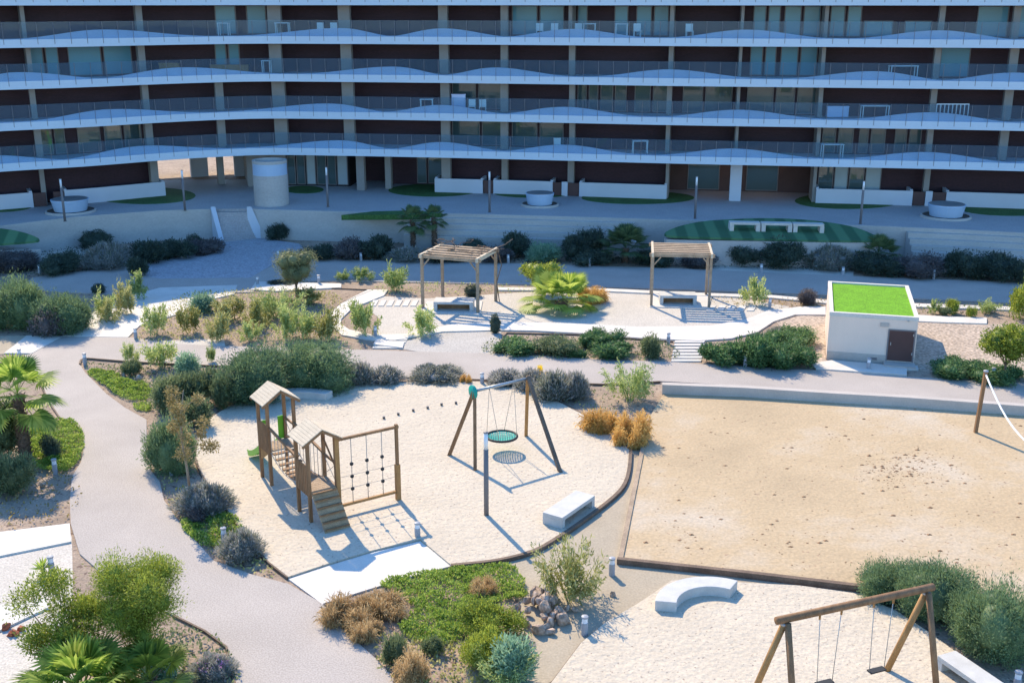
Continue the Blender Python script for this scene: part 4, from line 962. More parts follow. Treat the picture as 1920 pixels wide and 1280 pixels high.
def K(kind, big, v):
    key = (kind, big, v)
    if key in cache: return cache[key]
    rg = np.random.default_rng(abs(hash(kind + str(big) + str(v))) % 1 + sum(map(ord, kind)) * 31 + v * 7 + big * 3)
    mult = (1, 2.6, 6)[big]; s = (1, .66, .45)[big]; P = []
    if kind == 'mastic':
        L_ = lobes(rg, 9, .55, .42, zc=.42) + [(0, 0, .42, .6)]; s = (1, .7, .5)[big]
        P.append((*crown(rg, (8000, 22000, 48000)[big], L_, .12*s, .026*s, up=.5, out=.8, fill=.30), 0)); P.append((*blob(L_, .66), 0))
    elif kind in ('dusky', 'dark', 'purple', 'junip', 'blue', 'tree', 'pine', 'rusty'):
        zs = .55; L_ = lobes(rg, (6, 11, 18)[big], .62, (.42, .36, .30)[big], zc=.48)
        L_.append((0, 0, .5, .5))
        ln, wd = .16*s, .045*s
        if kind in ('junip',): L_ = lobes(rg, (7, 12, 18)[big], .66, .36, zc=.42); ln, wd = .17*s, .05*s
        if kind == 'pine': L_ = [(0,0,.5,.62)] + lobes(rg, 14, .6, .36, zc=.55); ln, wd = .10, .035
        if kind == 'tree': ln, wd = .10*s*1.1, .05*s
        P.append((*crown(rg, int(4200*mult), L_, ln, wd, up=.45, zs=.95), 0))
        P.append((*blob(L_, .62 if kind not in ('tree','rusty') else .35), 0))
    elif kind == 'round':
        L_ = [(0, 0, .5, .92)]; V, Fq = crown(rg, 4500, L_, .09, .04, zs=.55, fill=.15); P.append((V, Fq, 0)); P.append((*blob([(0,0,.48,1.0)], .86, .5), 0))
    elif kind == 'lav':
        n = int(5200*mult); a = rg.uniform(0, 2*math.pi, n); t = rg.uniform(0, 1, n)**.6
        el = rg.uniform(.15, 1.5, n); d = np.stack([np.cos(a)*np.cos(el), np.sin(a)*np.cos(el), np.sin(el)], 1)
        bmp = 1 + .14*np.sin(4*a + v) + .08*np.sin(11*a)
        p = d * (t*.78*bmp)[:, None] * np.array([1, 1, .85]); p[:, 2] = np.maximum(p[:, 2], 0)
        P.append((*cards(p, d + rg.normal(size=(n,3))*.35 + np.array([0,0,.3]), .20*s*rg.uniform(.6,1.4,n), .035*s, 0, rg), 0)); P.append((*blob([(0,0,.25,.6)], .9, .7), 0))
    elif kind in ('olea', 'oleay'):
        ns = (16, 30, 50)[big]; pos = []; ax = []
        P.append((*stems(rg, ns // 2, .2, .8, .012, .6), 1))
        for i in range(ns):
            a = rg.uniform(0, 2*math.pi); q = rg.uniform(.1, .85); tip = np.array([math.cos(a)*q, math.sin(a)*q, rg.uniform(.55, 1.0) - .25*q]); m_ = int(85)
            t = rg.uniform(.35, 1, m_)[:, None]; b0 = np.array([tip[0]*.3, tip[1]*.3, 0])
            pos.append(b0 + (tip - b0) * t + rg.normal(size=(m_, 3)) * .055); ax.append((tip - b0) * .8 + rg.normal(size=(m_, 3)) * .55)
        pos = np.concatenate(pos); ax = np.concatenate(ax); n = len(pos); pos[:, 2] = np.maximum(pos[:, 2], .02)
        P.append((*cards(pos, ax, .19*s*rg.uniform(.6, 1.2, n), .042*s, .1, rg), 0))
    elif kind in ('gold', 'brown'):
        nt_ = (7, 13, 24)[big]; VV = []; 
        for c in range(nt_):
            a = rg.uniform(0, 2*math.pi); q = .8*math.sqrt(rg.uniform(0, 1)); cx, cy = q*math.cos(a), q*math.sin(a); n = 330; fs_ = rg.uniform(.55, 1.1)
            aa = rg.uniform(0, 2*math.pi, n); el = rg.uniform(.35, 1.5, n); d = np.stack([np.cos(aa)*np.cos(el), np.sin(aa)*np.cos(el), np.sin(el)], 1)
            ll = rg.uniform(.2, .5, n) * fs_; b0 = np.array([cx, cy, 0]) + rg.normal(size=(n, 3))*np.array([.07,.07,0]); md = b0 + d*ll[:, None]*np.array([1,1,1.25])
            P.append((*cards(b0, md - b0, np.linalg.norm(md - b0, axis=1), .026, 0, rg), 0))
            P.append((*cards(md - (md-b0)*.15, (md - b0) + np.array([0,0,-.25]) + rg.normal(size=(n,3))*.1, ll*.55, .024, .35, rg), 0))
    A = np.concatenate([p[0] for p in P]); qx = np.percentile(np.abs(A[:, 0]), 98); qy = np.percentile(np.abs(A[:, 1]), 98); qz = np.percentile(A[:, 2], 99)
    P = [(p[0] / np.array([qx, qy, qz]), p[1], p[2]) for p in P]
    me = qmesh(kind + '_leaves', P); cache[key] = me; return me
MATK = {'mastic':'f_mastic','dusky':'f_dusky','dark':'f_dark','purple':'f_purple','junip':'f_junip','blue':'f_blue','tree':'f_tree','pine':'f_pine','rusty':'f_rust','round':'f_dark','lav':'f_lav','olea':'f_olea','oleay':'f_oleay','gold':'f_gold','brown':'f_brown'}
NAMEK = {'mastic':('feathery_bush','bush'),'dusky':('wild_shrub','shrub'),'dark':('dark_shrub','shrub'),'purple':('hedge_shrub','shrub'),'junip':('low_juniper','shrub'),'blue':('grey_green_bush','bush'),'tree':('leafy_bush','bush'),'rusty':('rusty_shrub','shrub'),'round':('clipped_bush','bush'),'lav':('lavender_bush','bush'),'olea':('oleander','shrub'),'oleay':('oleander','shrub'),'gold':('golden_grass_clump','grass clump'),'brown':('dry_grass_clump','grass clump')}
vcount = [0]
def bush(kind, x0, y0, x1, y1, label, mat=None, z=0.0, group=None, dr=.62):
    g = U((x0 + x1) / 2, y1, z); r = (x1 - x0) / 2 * mpp(g); g = g + Vector((0, r * dr, 0)); h = max(.15, zat(y0, g.y + .4 * r) - z) * (.8 if kind in ('gold', 'brown') else 1)
    h = max(h, .25 * r); px = (x1 - x0) * .533
    big = 0 if px < 42 else (1 if px < 85 else 2); vcount[0] += 1
    if kind in ('gold', 'brown') and big == 0 and px > 25: big = 1
    src = K(kind, big, vcount[0] % 3); me = src
    ms = [M[mat or MATK[kind]]] + ([M['trunk']] if kind in ('olea', 'oleay') else [])
    key = ('m', src.name, ms[0].name)
    if key not in cache:
        me = src.copy() if len(src.materials) else src
        me.materials.clear()
        for q in ms: me.materials.append(q)
        cache[key] = me
    me = cache[key]; nm, cat = NAMEK[kind]
    o = bpy.data.objects.new(nm, me); C.objects.link(o); o.location = (g.x, g.y, z - .01); k = .93 if kind == 'mastic' else 1.0
    o.scale = (r * k, r * k * random.uniform(.85, 1.0), h * k); o.rotation_euler = (0, 0, random.uniform(0, 6.28))
    setp(o, label, cat, group); return o
G1 = 'feathery bushes'; G2 = 'lavender and sage bushes'; G3 = 'oleander shrubs'; G4 = 'shaded hedge shrubs'
for a in (
 ('mastic',402,645,565,762,'large feathery teal-green bush behind the play towers, left of its twin'),
 ('mastic',508,630,682,740,'large feathery teal-green bush behind the play towers, right of its twin'),
 ('mastic',-40,517,85,622,'tall feathery green bush at the left edge above the white triangle'),
 ('mastic',52,545,158,632,'feathery bush with olive tint just above the white triangle path'),
 ('mastic',268,778,368,893,'round fresh-green feathery bush between the wide path and the play sand'),
 ('mastic',1612,1042,1740,1135,'left end of the big feathery hedge behind the timber swing'),
 ('mastic',1690,1048,1850,1185,'middle of the big feathery hedge behind the timber swing'),
 ('mastic',1790,1072,1975,1245,'right end of the big feathery hedge at the lower right edge')): bush(*a, group=G1)
for a in (
 ('purple',45,575,115,636,'grey-mauve twiggy bush between the two left feathery bushes'),
 ('lav',640,678,705,726,'grey lavender bush touching the right side of the big feathery pair'),
 ('lav',692,684,752,724,'sage-grey lavender bush left of the gap behind the play sand'),
 ('lav',770,682,862,720,'wide lavender bush behind the row of stepping posts'),
 ('lav',913,690,982,728,'grey lavender bush behind the left legs of the basket swing'),
 ('lav',965,690,1030,738,'lavender bush behind the basket swing beam'),
 ('lav',1000,695,1075,756,'big blue-grey lavender bush right of the basket swing'),
 ('lav',1052,696,1108,752,'rightmost grey lavender bush of the row by the basket swing'),
 ('lav',326,902,424,970,'grey-mauve lavender bush left of the play sand edging'),
 ('lav',408,990,488,1056,'dark lavender bush beside the half hidden bollard'),
 ('purple',338,950,385,985,'small brown-mauve shrub under the slender tree'),
 ('lav',352,1222,432,1282,'grey-green sage at the lower left with a few lilac blooms'),
 ('blue',262,1228,330,1284,'small green shrub with pink blooms at the bottom left')): bush(*a, group=G2)
for i, a in enumerate((
 ('olea',262,572,312,632,'oleander at the left end of the planted bed above the white diagonal path'),
 ('oleay',328,572,370,628,'yellowing oleander second from the left in the central bed'),
 ('blue',355,549,402,588,'grey-green shrub at the top left of the central bed'),
 ('oleay',386,583,432,642,'thin yellow-green oleander in the left part of the central bed'),
 ('oleay',405,556,462,606,'yellow oleander in the back row of the central bed, left'),
 ('oleay',448,560,505,620,'amber-tinged oleander in the middle of the central bed'),
 ('olea',470,540,560,604,'wide oleander in the back row under the round-crowned tree'),
 ('olea',505,570,566,640,'tall light green oleander in front of the round-crowned tree'),
 ('olea',545,573,595,640,'slim oleander right of centre in the central bed'),
 ('oleay',588,578,636,640,'yellow-green oleander at the right end of the central bed'),
 ('olea',440,600,492,642,'low oleander at the front of the central bed'),
 ('oleay',540,535,600,572,'oleander with yellow tips directly behind the round tree trunk'),
 ('olea',652,563,710,634,'pale oleander left of the diagonal stepping stones'),
 ('olea',755,573,824,634,'pale oleander casting a round shadow on the grey gravel patch'),
 ('olea',713,494,766,550,'oleander just left of the vine-covered pergola'),
 ('olea',1138,680,1228,760,'large oleander at the corner of the volleyball court'),
 ('olea',1394,517,1448,575,'dense pale oleander right of the bare pergola'),
 ('olea',168,545,214,604,'oleander beside the left feathery bushes, above the diagonal path'),
 ('oleay',205,528,252,592,'yellow-green oleander in the row along the diagonal path'),
 ('olea',238,508,276,566,'oleander at the upper end of the row along the diagonal path'),
 ('oleay',175,560,222,610,'low oleander at the lower end of the row along the diagonal path'),
 ('olea',260,636,332,694,'bushy oleander with a dark shadow behind the rust-brown edging'),
 ('olea',222,640,258,684,'small oleander left of the bushy one behind the rust-brown edging'),
 ('olea',384,644,404,682,'tiny upright oleander in the grey gravel strip'),
 ('olea',888,1208,1000,1300,'large pale oleander at the bottom edge near the grey-green bush'),
 ('olea',655,498,698,530,'small thin oleander in the shaded strip left of the vine pergola'),
 ('olea',625,505,655,528,'very small oleander in the shaded strip left of the vine pergola'))): bush(*a, group=G3)
for a in (
 ('round',918,587,939,627,'single small upright conifer on the white winding path edge'),
 ('round',870,532,902,558,'small green ball shrub between the pergola posts'),
 ('purple',1498,542,1538,574,'small reddish-green shrub left of the shed'),
 ('gold',1098,755,1170,815,'golden grass clump at the corner of the play sand, left one'),
 ('gold',1150,762,1220,840,'golden grass clump against the pale court board, right one'),
 ('gold',1082,530,1138,570,'golden shrub right of the fan palm by the pergola'),
 ('gold',864,697,886,722,'small yellow tuft between the lavender bushes'),
 ('brown',604,1102,690,1176,'dry brown grass clump at the lower left of the bright green cover'),
 ('brown',668,1096,772,1162,'wide dry brown grass clump touching the bright green cover'),
 ('brown',636,1140,712,1206,'dry brown grass clump nearest the wide path'),
 ('brown',880,1073,930,1120,'small dry grass tuft in the bright green cover'),
 ('brown',740,1200,800,1290,'brownish grass tuft at the bottom edge'),
 ('tree',870,1125,978,1205,'olive-green bush at the right side of the bright cover'),
 ('tree',865,1180,952,1262,'yellow-olive bush below the olive-green one'),
 ('blue',925,1190,1003,1290,'soft grey-green bush at the bottom edge'),
 ('dusky',718,1186,768,1250,'dark upright shrub near the wide path at the bottom'),
 ('dusky',790,1190,830,1230,'small brown-green shrub below the bright cover'),
 ('dusky',272,705,352,780,'dark wild shrub between the bright cover and the path edging'),
 ('dusky',325,690,402,762,'brown-green wild shrub left of the feathery pair'),
 ('dusky',335,740,402,806,'brown-green wild shrub under the slender tree crown'),
 ('blue',330,660,372,710,'grey wispy shrub behind the rust-brown edging'),
 ('dusky',395,700,440,770,'low wild shrub hugging the feathery pair on its left'),
 ('dusky',225,672,262,706,'small dry shrub behind the path edging'),
 ('dusky',370,690,425,735,'grey-brown wild shrub by the path edging'),
 ('dusky',-75,755,30,872,'dark dense bush left of the tall left palm trunk'),
 ('dusky',-20,850,60,934,'olive wild shrub at the left edge below the tall left palm'),
 ('dark',72,815,112,866,'small dark shrub right of the tall left palm trunk'),
 ('dusky',1340,1190,1341,1191,'') ):
    if a[-1]: bush(*a)
for a in (
 ('junip',930,632,1006,666,'dusky juniper at the left end of the low planted bed'),
 ('dusky',1004,630,1094,670,'flat brown-green shrub in the middle of the low planted bed'),
 ('junip',1088,617,1168,654,'rounded juniper at the top right of the low planted bed'),
 ('junip',1116,640,1190,674,'dark juniper at the bottom right of the low planted bed'),
 ('junip',1060,650,1100,671,'small juniper at the front of the low planted bed'),
 ('dusky',1204,629,1244,674,'thin shrub at the right end of the low planted bed'),
 ('junip',1318,640,1396,688,'dark juniper mat nearest the stepping stone stair'),
 ('junip',1376,625,1474,692,'large dark juniper mat between the stair and the shed'),
 ('junip',1440,640,1535,694,'dark juniper mat in front of the brown gravel left of the shed'),
 ('junip',1436,614,1536,656,'upper dark juniper mat reaching toward the shed'),
 ('lav',1440,612,1482,640,'small grey tuft on top of the juniper bed'),
 ('junip',1758,668,1848,712,'dark juniper right of the shed shadow'),
 ('junip',1828,680,1930,720,'dark juniper under the round yellow-green tree'),
 ('olea',1740,560,1768,590,'first small shrub right of the shed roof'),
 ('tree',1778,560,1806,590,'small yellow-green shrub in the row right of the shed'),
 ('dusky',1762,575,1784,593,'low dark shrub in the row right of the shed'),
 ('tree',1812,573,1834,596,'little round shrub in the row right of the shed'),
 ('olea',1832,560,1876,590,'pale spiky shrub at the end of the row right of the shed'),
 ('dusky',1608,538,1650,553,'flat shrub peeping over the green shed roof'),
 ('tree',1900,524,1950,602,'tall yellow-green shrub at the right edge')): bush(*a)
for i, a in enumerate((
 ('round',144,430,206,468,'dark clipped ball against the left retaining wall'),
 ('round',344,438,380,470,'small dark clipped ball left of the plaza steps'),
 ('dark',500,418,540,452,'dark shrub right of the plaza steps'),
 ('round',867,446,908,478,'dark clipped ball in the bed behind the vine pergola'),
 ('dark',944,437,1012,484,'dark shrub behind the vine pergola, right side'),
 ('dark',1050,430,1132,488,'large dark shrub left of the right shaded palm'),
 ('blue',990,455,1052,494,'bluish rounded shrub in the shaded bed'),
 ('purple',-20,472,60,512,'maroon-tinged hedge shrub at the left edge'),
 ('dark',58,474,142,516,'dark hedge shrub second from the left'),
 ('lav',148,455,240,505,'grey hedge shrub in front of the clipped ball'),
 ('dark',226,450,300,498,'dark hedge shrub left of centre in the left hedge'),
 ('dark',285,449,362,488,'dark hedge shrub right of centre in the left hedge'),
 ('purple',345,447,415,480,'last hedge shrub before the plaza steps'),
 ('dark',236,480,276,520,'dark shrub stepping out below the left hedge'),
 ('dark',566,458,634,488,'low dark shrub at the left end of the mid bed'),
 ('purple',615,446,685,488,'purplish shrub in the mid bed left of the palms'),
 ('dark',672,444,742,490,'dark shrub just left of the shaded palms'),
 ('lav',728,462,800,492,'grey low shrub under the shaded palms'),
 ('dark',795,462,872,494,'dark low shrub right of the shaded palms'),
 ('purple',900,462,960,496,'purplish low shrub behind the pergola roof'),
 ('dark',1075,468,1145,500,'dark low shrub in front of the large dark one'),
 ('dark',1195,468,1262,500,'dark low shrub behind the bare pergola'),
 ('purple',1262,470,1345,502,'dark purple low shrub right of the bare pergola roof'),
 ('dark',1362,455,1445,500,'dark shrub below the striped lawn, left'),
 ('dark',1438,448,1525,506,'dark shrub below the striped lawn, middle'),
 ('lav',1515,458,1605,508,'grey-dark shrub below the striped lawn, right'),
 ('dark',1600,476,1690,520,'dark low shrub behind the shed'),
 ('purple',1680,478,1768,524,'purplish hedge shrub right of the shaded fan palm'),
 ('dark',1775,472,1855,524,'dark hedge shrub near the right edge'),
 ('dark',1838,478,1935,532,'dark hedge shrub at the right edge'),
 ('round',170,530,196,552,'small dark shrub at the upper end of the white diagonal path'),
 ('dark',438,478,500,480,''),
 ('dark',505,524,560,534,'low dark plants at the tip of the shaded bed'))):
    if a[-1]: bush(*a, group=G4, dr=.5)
# flowers as a second mesh on the two flowering plants
def bloom(x, y, w, h, lab, mat, par_label):
    src = [o for o in bpy.data.objects if o.get('label') == par_label][0]
    n = 160; rg = np.random.default_rng(3); a = rg.uniform(0, 6.28, n); q = np.sqrt(rg.uniform(0, 1, n))*.75
    z = np.sqrt(np.maximum(0, 1 - q*q)) * .92
    p = np.stack([np.cos(a)*q, np.sin(a)*q, z], 1)
    me = qmesh('blooms', [(*cards(p, rg.normal(size=(n,3)), .10, .09, 0, rg), 0)]); o = link('blooms', me, src, (M[mat],))
bloom(0,0,0,0,'', 'f_pink', 'small green shrub with pink blooms at the bottom left')
bloom(0,0,0,0,'', 'f_pink', 'grey-green sage at the lower left with a few lilac blooms')
bush('olea', 998, 684, 1028, 712, 'bright yellow flowering tuft behind the big lavender bush', 'f_yel')

# ------------------------------------------------------------------ palms
def frond_feather(rg, mb_, base, az, el, ln, n=26, w=.34, gr=1.0):
    """pinnate frond: arched rachis with paired leaflets"""
    pts = []; p = Vector(base); e = el
    for i in range(n + 1):
        pts.append(p.copy()); d = Vector((math.cos(az)*math.cos(e), math.sin(az)*math.cos(e), math.sin(e))); p = p + d * ln / n; e -= gr / n * (1 + i/n)
    side = Vector((-math.sin(az), math.cos(az), 0)); V = []; Fq = []
    for i in range(2, n):
        t = i / n; d = (pts[i+1] - pts[i]).normalized(); up = side.cross(d)
        L_ = w * (math.sin(math.pi * min(1, t*.95 + .12)) ** .6)
        for s in (-1, 1):
            v = (side * s + d * .75 + up * (.35 + rg.uniform(-.15, .15))).normalized() * L_; q = d * .026 * ln; b = len(V)
            tip = pts[i] + v + Vector((0, 0, -.12 * L_)); V += [pts[i] - q*.5, pts[i] + v*.5 - q*.7, tip, pts[i] + v*.5 + q*.5]; Fq.append((b, b+1, b+2, b+3))
    for i in range(n):
        b = len(V); q = side * .018; V += [pts[i] - q, pts[i] + q, pts[i+1] + q, pts[i+1] - q]; Fq.append((b, b+1, b+2, b+3))
    mb_.append((np.array(V), np.array(Fq), 0))
def frond_fan(rg, mb_, base, az, el, stem, rad, n=27):
    d = Vector((math.cos(az)*math.cos(el), math.sin(az)*math.cos(el), math.sin(el))); side = Vector((-math.sin(az), math.cos(az), 0)); up = side.cross(d) * -1
    b0 = Vector(base); c = b0 + d * stem; V = []; Fq = []; q = side * .02
    V += [b0 - q, b0 + q, c + q, c - q]; Fq.append((0, 1, 2, 3))
    for i in range(n):
        a = -2.0 + 4.0 * i / (n - 1); v = d * math.cos(a) + side * math.sin(a); L_ = rad * (.72 + .28*math.cos(a*.6)) * rg.uniform(.92, 1.05)
        nrm = v.cross(up).normalized(); wv = nrm * rad * .05; b = len(V)
        tip = c + v * L_ + Vector((0, 0, -.18 * L_)); V += [c, c + v*L_*.6 + wv, tip, c + v*L_*.6 - wv]; Fq.append((b, b+1, b+2, b+3))
    mb_.append((np.array(V), np.array(Fq), 0))
def palm(x, y, h, lab, fan=True, nf=24, size=1.0, tr=.2, mat='f_palm', seed=1, name='fan_palm', skirt=True, el0=-.5, heads=None):
    g = U(x, y); rg = np.random.default_rng(seed); r = empty(name, tuple(g), lab, 'palm', 0); P = []
    for i in range(nf):
        t = i / nf; az = i * 2.399 + rg.uniform(-.2, .2); el = 1.45 - (1.45 - el0) * t ** .85
        b = (0, 0, h + .1 * (1 - t)) if not heads else (*heads[i % len(heads)], h + .1)
        if fan: frond_fan(rg, P, b, az, el, size * (.55 + .3*t), size * .62)
        else: frond_feather(rg, P, b, az, el, size * rg.uniform(.9, 1.1), gr=1.25)
    link('fronds', qmesh('fronds', P), r, (M[mat],))
    m = MB(); n = max(4, int(h / .12)); pts = [(.04*math.sin(i), .04*math.cos(i*1.3), h * i / n) for i in range(n + 1)]
    rs = [tr * (1.15 if i == 0 else (1 + .12 * (i % 2))) * (1 - .12 * i / n) for i in range(n + 1)]; m.tube(pts, rs, 14)
    for i in range(int(h / .09) * 5):
        a = i * 2.399; z = h * (i / (int(h / .09) * 5)); q = tr * 1.0; p = Vector((math.cos(a)*q, math.sin(a)*q, z)); m.bar(p, p + Vector((math.cos(a)*.09, math.sin(a)*.09, .10)), .07, .03, w2=.03)
    m.build('trunk', M['ptrunk'], r); return r
palm(50, 866, 2.75, 'fan palm with thick shaggy trunk and stiff bright fronds at the left edge', True, 22, 1.45, .21, 'f_palm', 3, el0=-.9)
palm(1052, 580, .55, 'sunlit multi-headed fan palm between the two pergolas', True, 36, 1.6, .34, 'f_palm', 4, el0=-.35, heads=[(-.5,.1),(.1,-.2),(.45,.3)])
palm(160, 1350, .7, 'big fan palm with bright fronds at the bottom left corner', True, 26, 1.35, .22, 'f_palm', 5, el0=-.1)
palm(285, 1310, .5, 'lower fan palm with spiky blue-green fronds right of the big one at the bottom left', True, 16, 1.0, .16, 'f_tree', 6, el0=0)
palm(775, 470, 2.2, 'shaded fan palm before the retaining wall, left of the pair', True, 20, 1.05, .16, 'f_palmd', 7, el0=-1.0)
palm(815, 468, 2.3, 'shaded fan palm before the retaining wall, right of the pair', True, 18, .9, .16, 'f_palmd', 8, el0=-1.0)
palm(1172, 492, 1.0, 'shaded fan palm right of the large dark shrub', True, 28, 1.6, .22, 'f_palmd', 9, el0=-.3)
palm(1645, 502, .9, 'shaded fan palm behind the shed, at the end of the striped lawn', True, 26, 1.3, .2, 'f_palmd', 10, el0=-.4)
# agave
g = U(82, 1080); rg = np.random.default_rng(2); P = []
for i in range(26):
    a = i*2.399; el = 1.3 - 1.1*i/26; d = np.array([math.cos(a)*math.cos(el), math.sin(a)*math.cos(el), math.sin(el)]); P.append((*cards(np.array([[0,0,.25]]), d[None], .42, .07, .05, rg), 0))
P.append((*stems(rg, 6, .1, .3, .05, .03), 0))
ag = link('agave', qmesh('agave', P), None, (M['f_palm'],)); ag.location = g; setp(ag, 'small dark rosette agave on the gravel behind the bushy trees', 'succulent')

# ------------------------------------------------------------------ trees
def tree(name, x, y, lab, h, cr, cz, ch, mat, leaf='tree', nl=9000, tr=.08, ln=.13, wd=.06, lob=9, ls=.4, seed=1, lean=(0, 0), nbr=6, fill=.45, cat='tree', core=.0):
    g = U(x, y); rg = np.random.default_rng(seed); r = empty(name, tuple(g), lab, cat)
    m = MB(); pts = [(lean[0]*t, lean[1]*t, h*.0 + cz * t) for t in (0, .3, .6, .9)]; m.tube(pts, [tr, tr*.8, tr*.65, tr*.5], 9)
    L_ = []
    for i in range(lob):
        a = i * 2.399 + rg.uniform(-.3, .3); q = cr * (1 - ls) * math.sqrt((i + .5) / lob); z = cz + ch * rg.uniform(-.32, .38) * (1 - .3*q/cr)
        L_.append((lean[0] + q*math.cos(a), lean[1] + q*math.sin(a), z, cr * ls * rg.uniform(.8, 1.15)))
    if core: L_.append((lean[0], lean[1], cz, cr * .72))
    for i in range(min(nbr, lob)):
        l = L_[-1 - i]; a = Vector((lean[0]*.4, lean[1]*.4, cz * .4)); b = Vector(l[:3]); mid = a.lerp(b, .5) + Vector((0, 0, .1)); m.tube([a, mid, b], [tr*.45, tr*.3, tr*.12], 6)
    m.build('trunk', M['trunk'], r)
    V, Fq = crown(rg, nl, L_, ln, wd, up=.35, zs=min(1, ch / (2*cr) * 1.2), fill=fill); P = [(V, Fq, 0)]
    if core: P.append((*blob(L_, core), 0))
    link('crown', qmesh('crown', P), r, (M[mat],)); return r
tree('round_tree', 557, 562, 'small tree with a dense round grey-green crown at the edge of the shade', 3, 1.45, 2.05, 1.9, 'f_pine', nl=15000, ln=.09, wd=.035, lob=22, ls=.5, seed=3, tr=.09, core=.5)
tree('round_tree', 1882, 712, 'round yellow-green tree at the right edge beside the shed gravel', 3, 1.55, 1.75, 1.7, 'f_tree', nl=11000, ln=.13, wd=.06, lob=14, ls=.40, seed=4, tr=.07, core=.5)
tree('bushy_tree', 268, 1262, 'tall bushy yellow-green tree beside the wide path at the lower left', 3, 1.42, 2.15, 2.5, 'f_tree', nl=46000, ln=.075, wd=.022, lob=20, ls=.36, seed=5, tr=.05, nbr=12, core=.35)
tree('bushy_tree', 130, 1285, 'looser olive bushy tree at the lower left with gaps between its branches', 3, 1.30, 1.95, 2.7, 'f_tree', nl=17000, ln=.085, wd=.034, lob=20, ls=.28, seed=6, tr=.05, nbr=14)
bush('oleay', 1000, 1008, 1142, 1138, 'airy yellow-green shrub behind the rock pile', dr=.4)
tree('garden_shrub', 1015, 552, 'leafy green shrub behind the sunlit fan palm', 2, 1.5, 1.1, 1.5, 'f_tree', nl=7000, ln=.13, wd=.06, lob=10, ls=.42, seed=9, tr=.05, cat='shrub', core=.6)
# slender tree with thin trunk and loose rusty leaves
g = U(358, 936); r = empty('slender_tree', tuple(g), 'slender young tree with a bare thin trunk and sparse rusty leaves beside the play sand', 'tree'); m = MB()
m.tube([(0,0,-.1),(-.05,.02,1.2),(-.16,.05,2.3),(-.1,.05,3.2),(.05,.1,4.1)], [.05,.045,.035,.028,.012], 9); tips = []
rg = np.random.default_rng(12)
for i in range(15):
    z0 = 1.7 + 2.2 * i / 15; a = i * 2.1 + .3; q = rg.uniform(.35, 1.0); b = Vector((math.cos(a)*q + .15, math.sin(a)*q*.8, z0 + rg.uniform(-.25, .35))); s = Vector((-.1, .05, z0 - .25)); m.tube([s, s.lerp(b, .5) + Vector((0,0,.12)), b], [.016,.01,.005], 5); tips.append(tuple(b))
m.build('trunk', M['woodg'], r)
L_ = [(t[0], t[1], t[2], rg.uniform(.17, .30)) for t in tips]
link('crown', qmesh('crown', [(*crown(rg, 3600, L_, .10, .042, up=-.1, fill=.5), 0)]), r, (M['f_rust'],))
# vine stems on the first pergola
m = MB(); rg = np.random.default_rng(4)
for i in range(16):
    x, y = rg.uniform(-.2, 3.6), rg.uniform(-.2, 3.0); p = [Vector((x, y, 3.3))]
    for k in range(5): p.append(p[-1] + Vector((rg.uniform(-.5, .5), rg.uniform(-.45, .45), rg.uniform(-.06, .12))))
    m.tube(p, .018, 5)
m.tube([(3.65, 2.9, 0), (3.5, 2.85, 1.2), (3.75, 3.0, 2.2), (3.6, 2.7, 3.3), (4.2, 2.4, 3.6), (4.6, 2.6, 3.9)], .03, 6)
o = m.build('climbing_vine', M['trunk']); o.location = pg1.location; o.rotation_euler = pg1.rotation_euler; setp(o, 'bare twisting vine stems climbing over the left pergola', 'vine')

# ------------------------------------------------------------------ ground cover patches (uncountable)
def inpoly(p, poly):
    c = False; n = len(poly)
    for i in range(n):
        a, b = poly[i], poly[(i+1) % n]
        if (a[1] > p[1]) != (b[1] > p[1]) and p[0] < (b[0]-a[0])*(p[1]-a[1])/(b[1]-a[1]) + a[0]: c = not c
    return c
def cover(name, poly_px, dens, size, mat, lab, h=.14, up=1.0, wr=.6, seed=1, cat='ground cover'):
    poly = [tuple(U(x, y)[:2]) for x, y in smooth(poly_px, 4)]; rg = np.random.default_rng(seed)
    xs = [p[0] for p in poly]; ys = [p[1] for p in poly]; A = (max(xs)-min(xs))*(max(ys)-min(ys)); n = int(A * dens)
    q = np.stack([rg.uniform(min(xs), max(xs), n), rg.uniform(min(ys), max(ys), n)], 1); q = np.array([p for p in q if inpoly(p, poly)])
    if not len(q): return
    nz = .5 + .5*np.sin(q[:,0]*5.1 + 1.3*np.sin(q[:,1]*4.3)) * np.cos(q[:,1]*5.7 + np.sin(q[:,0]*3.1)); z = h * (.25 + .75*nz) * rg.uniform(.3, 1, len(q))
    big_ = .5 + .5*np.sin(q[:,0]*1.7 + seed + np.sin(q[:,1]*1.3)) * np.cos(q[:,1]*2.1 + np.cos(q[:,0]*1.1)); keep = rg.uniform(0, 1, len(q)) < (.25 + .55 * nz) * (.45 + .75 * big_); q = q[keep]; z = z[keep]
    p = np.column_stack([q, z + .01]); ax = rg.normal(size=(len(p), 3)) * .8 + np.array([0, 0, up])
    V, Fq = cards(p, ax, size * rg.uniform(.6, 1.3, len(p)), size * wr, 0, rg)
    V[:, 2] = np.maximum(V[:, 2], .012); o = link(name, qmesh(name, [(V, Fq, 0)]), None, (M[mat],)); setp(o, lab, cat, None, 'stuff')
cover('green_cover', [(712,1098),(760,1082),(820,1072),(900,1064),(960,1062),(985,1100),(985,1122),(940,1130),(905,1150),(885,1190),(830,1215),(780,1205),(748,1180),(775,1140)], 2600, .085, 'f_cover', 'bright green succulent cover beside the dry grass', .20, seed=1)
cover('green_cover', [(60,800),(110,790),(145,800),(158,825),(152,860),(125,885),(85,885),(60,870)], 2600, .085, 'f_cover', 'bright green succulent cover under the tall left palm', .3, seed=2)
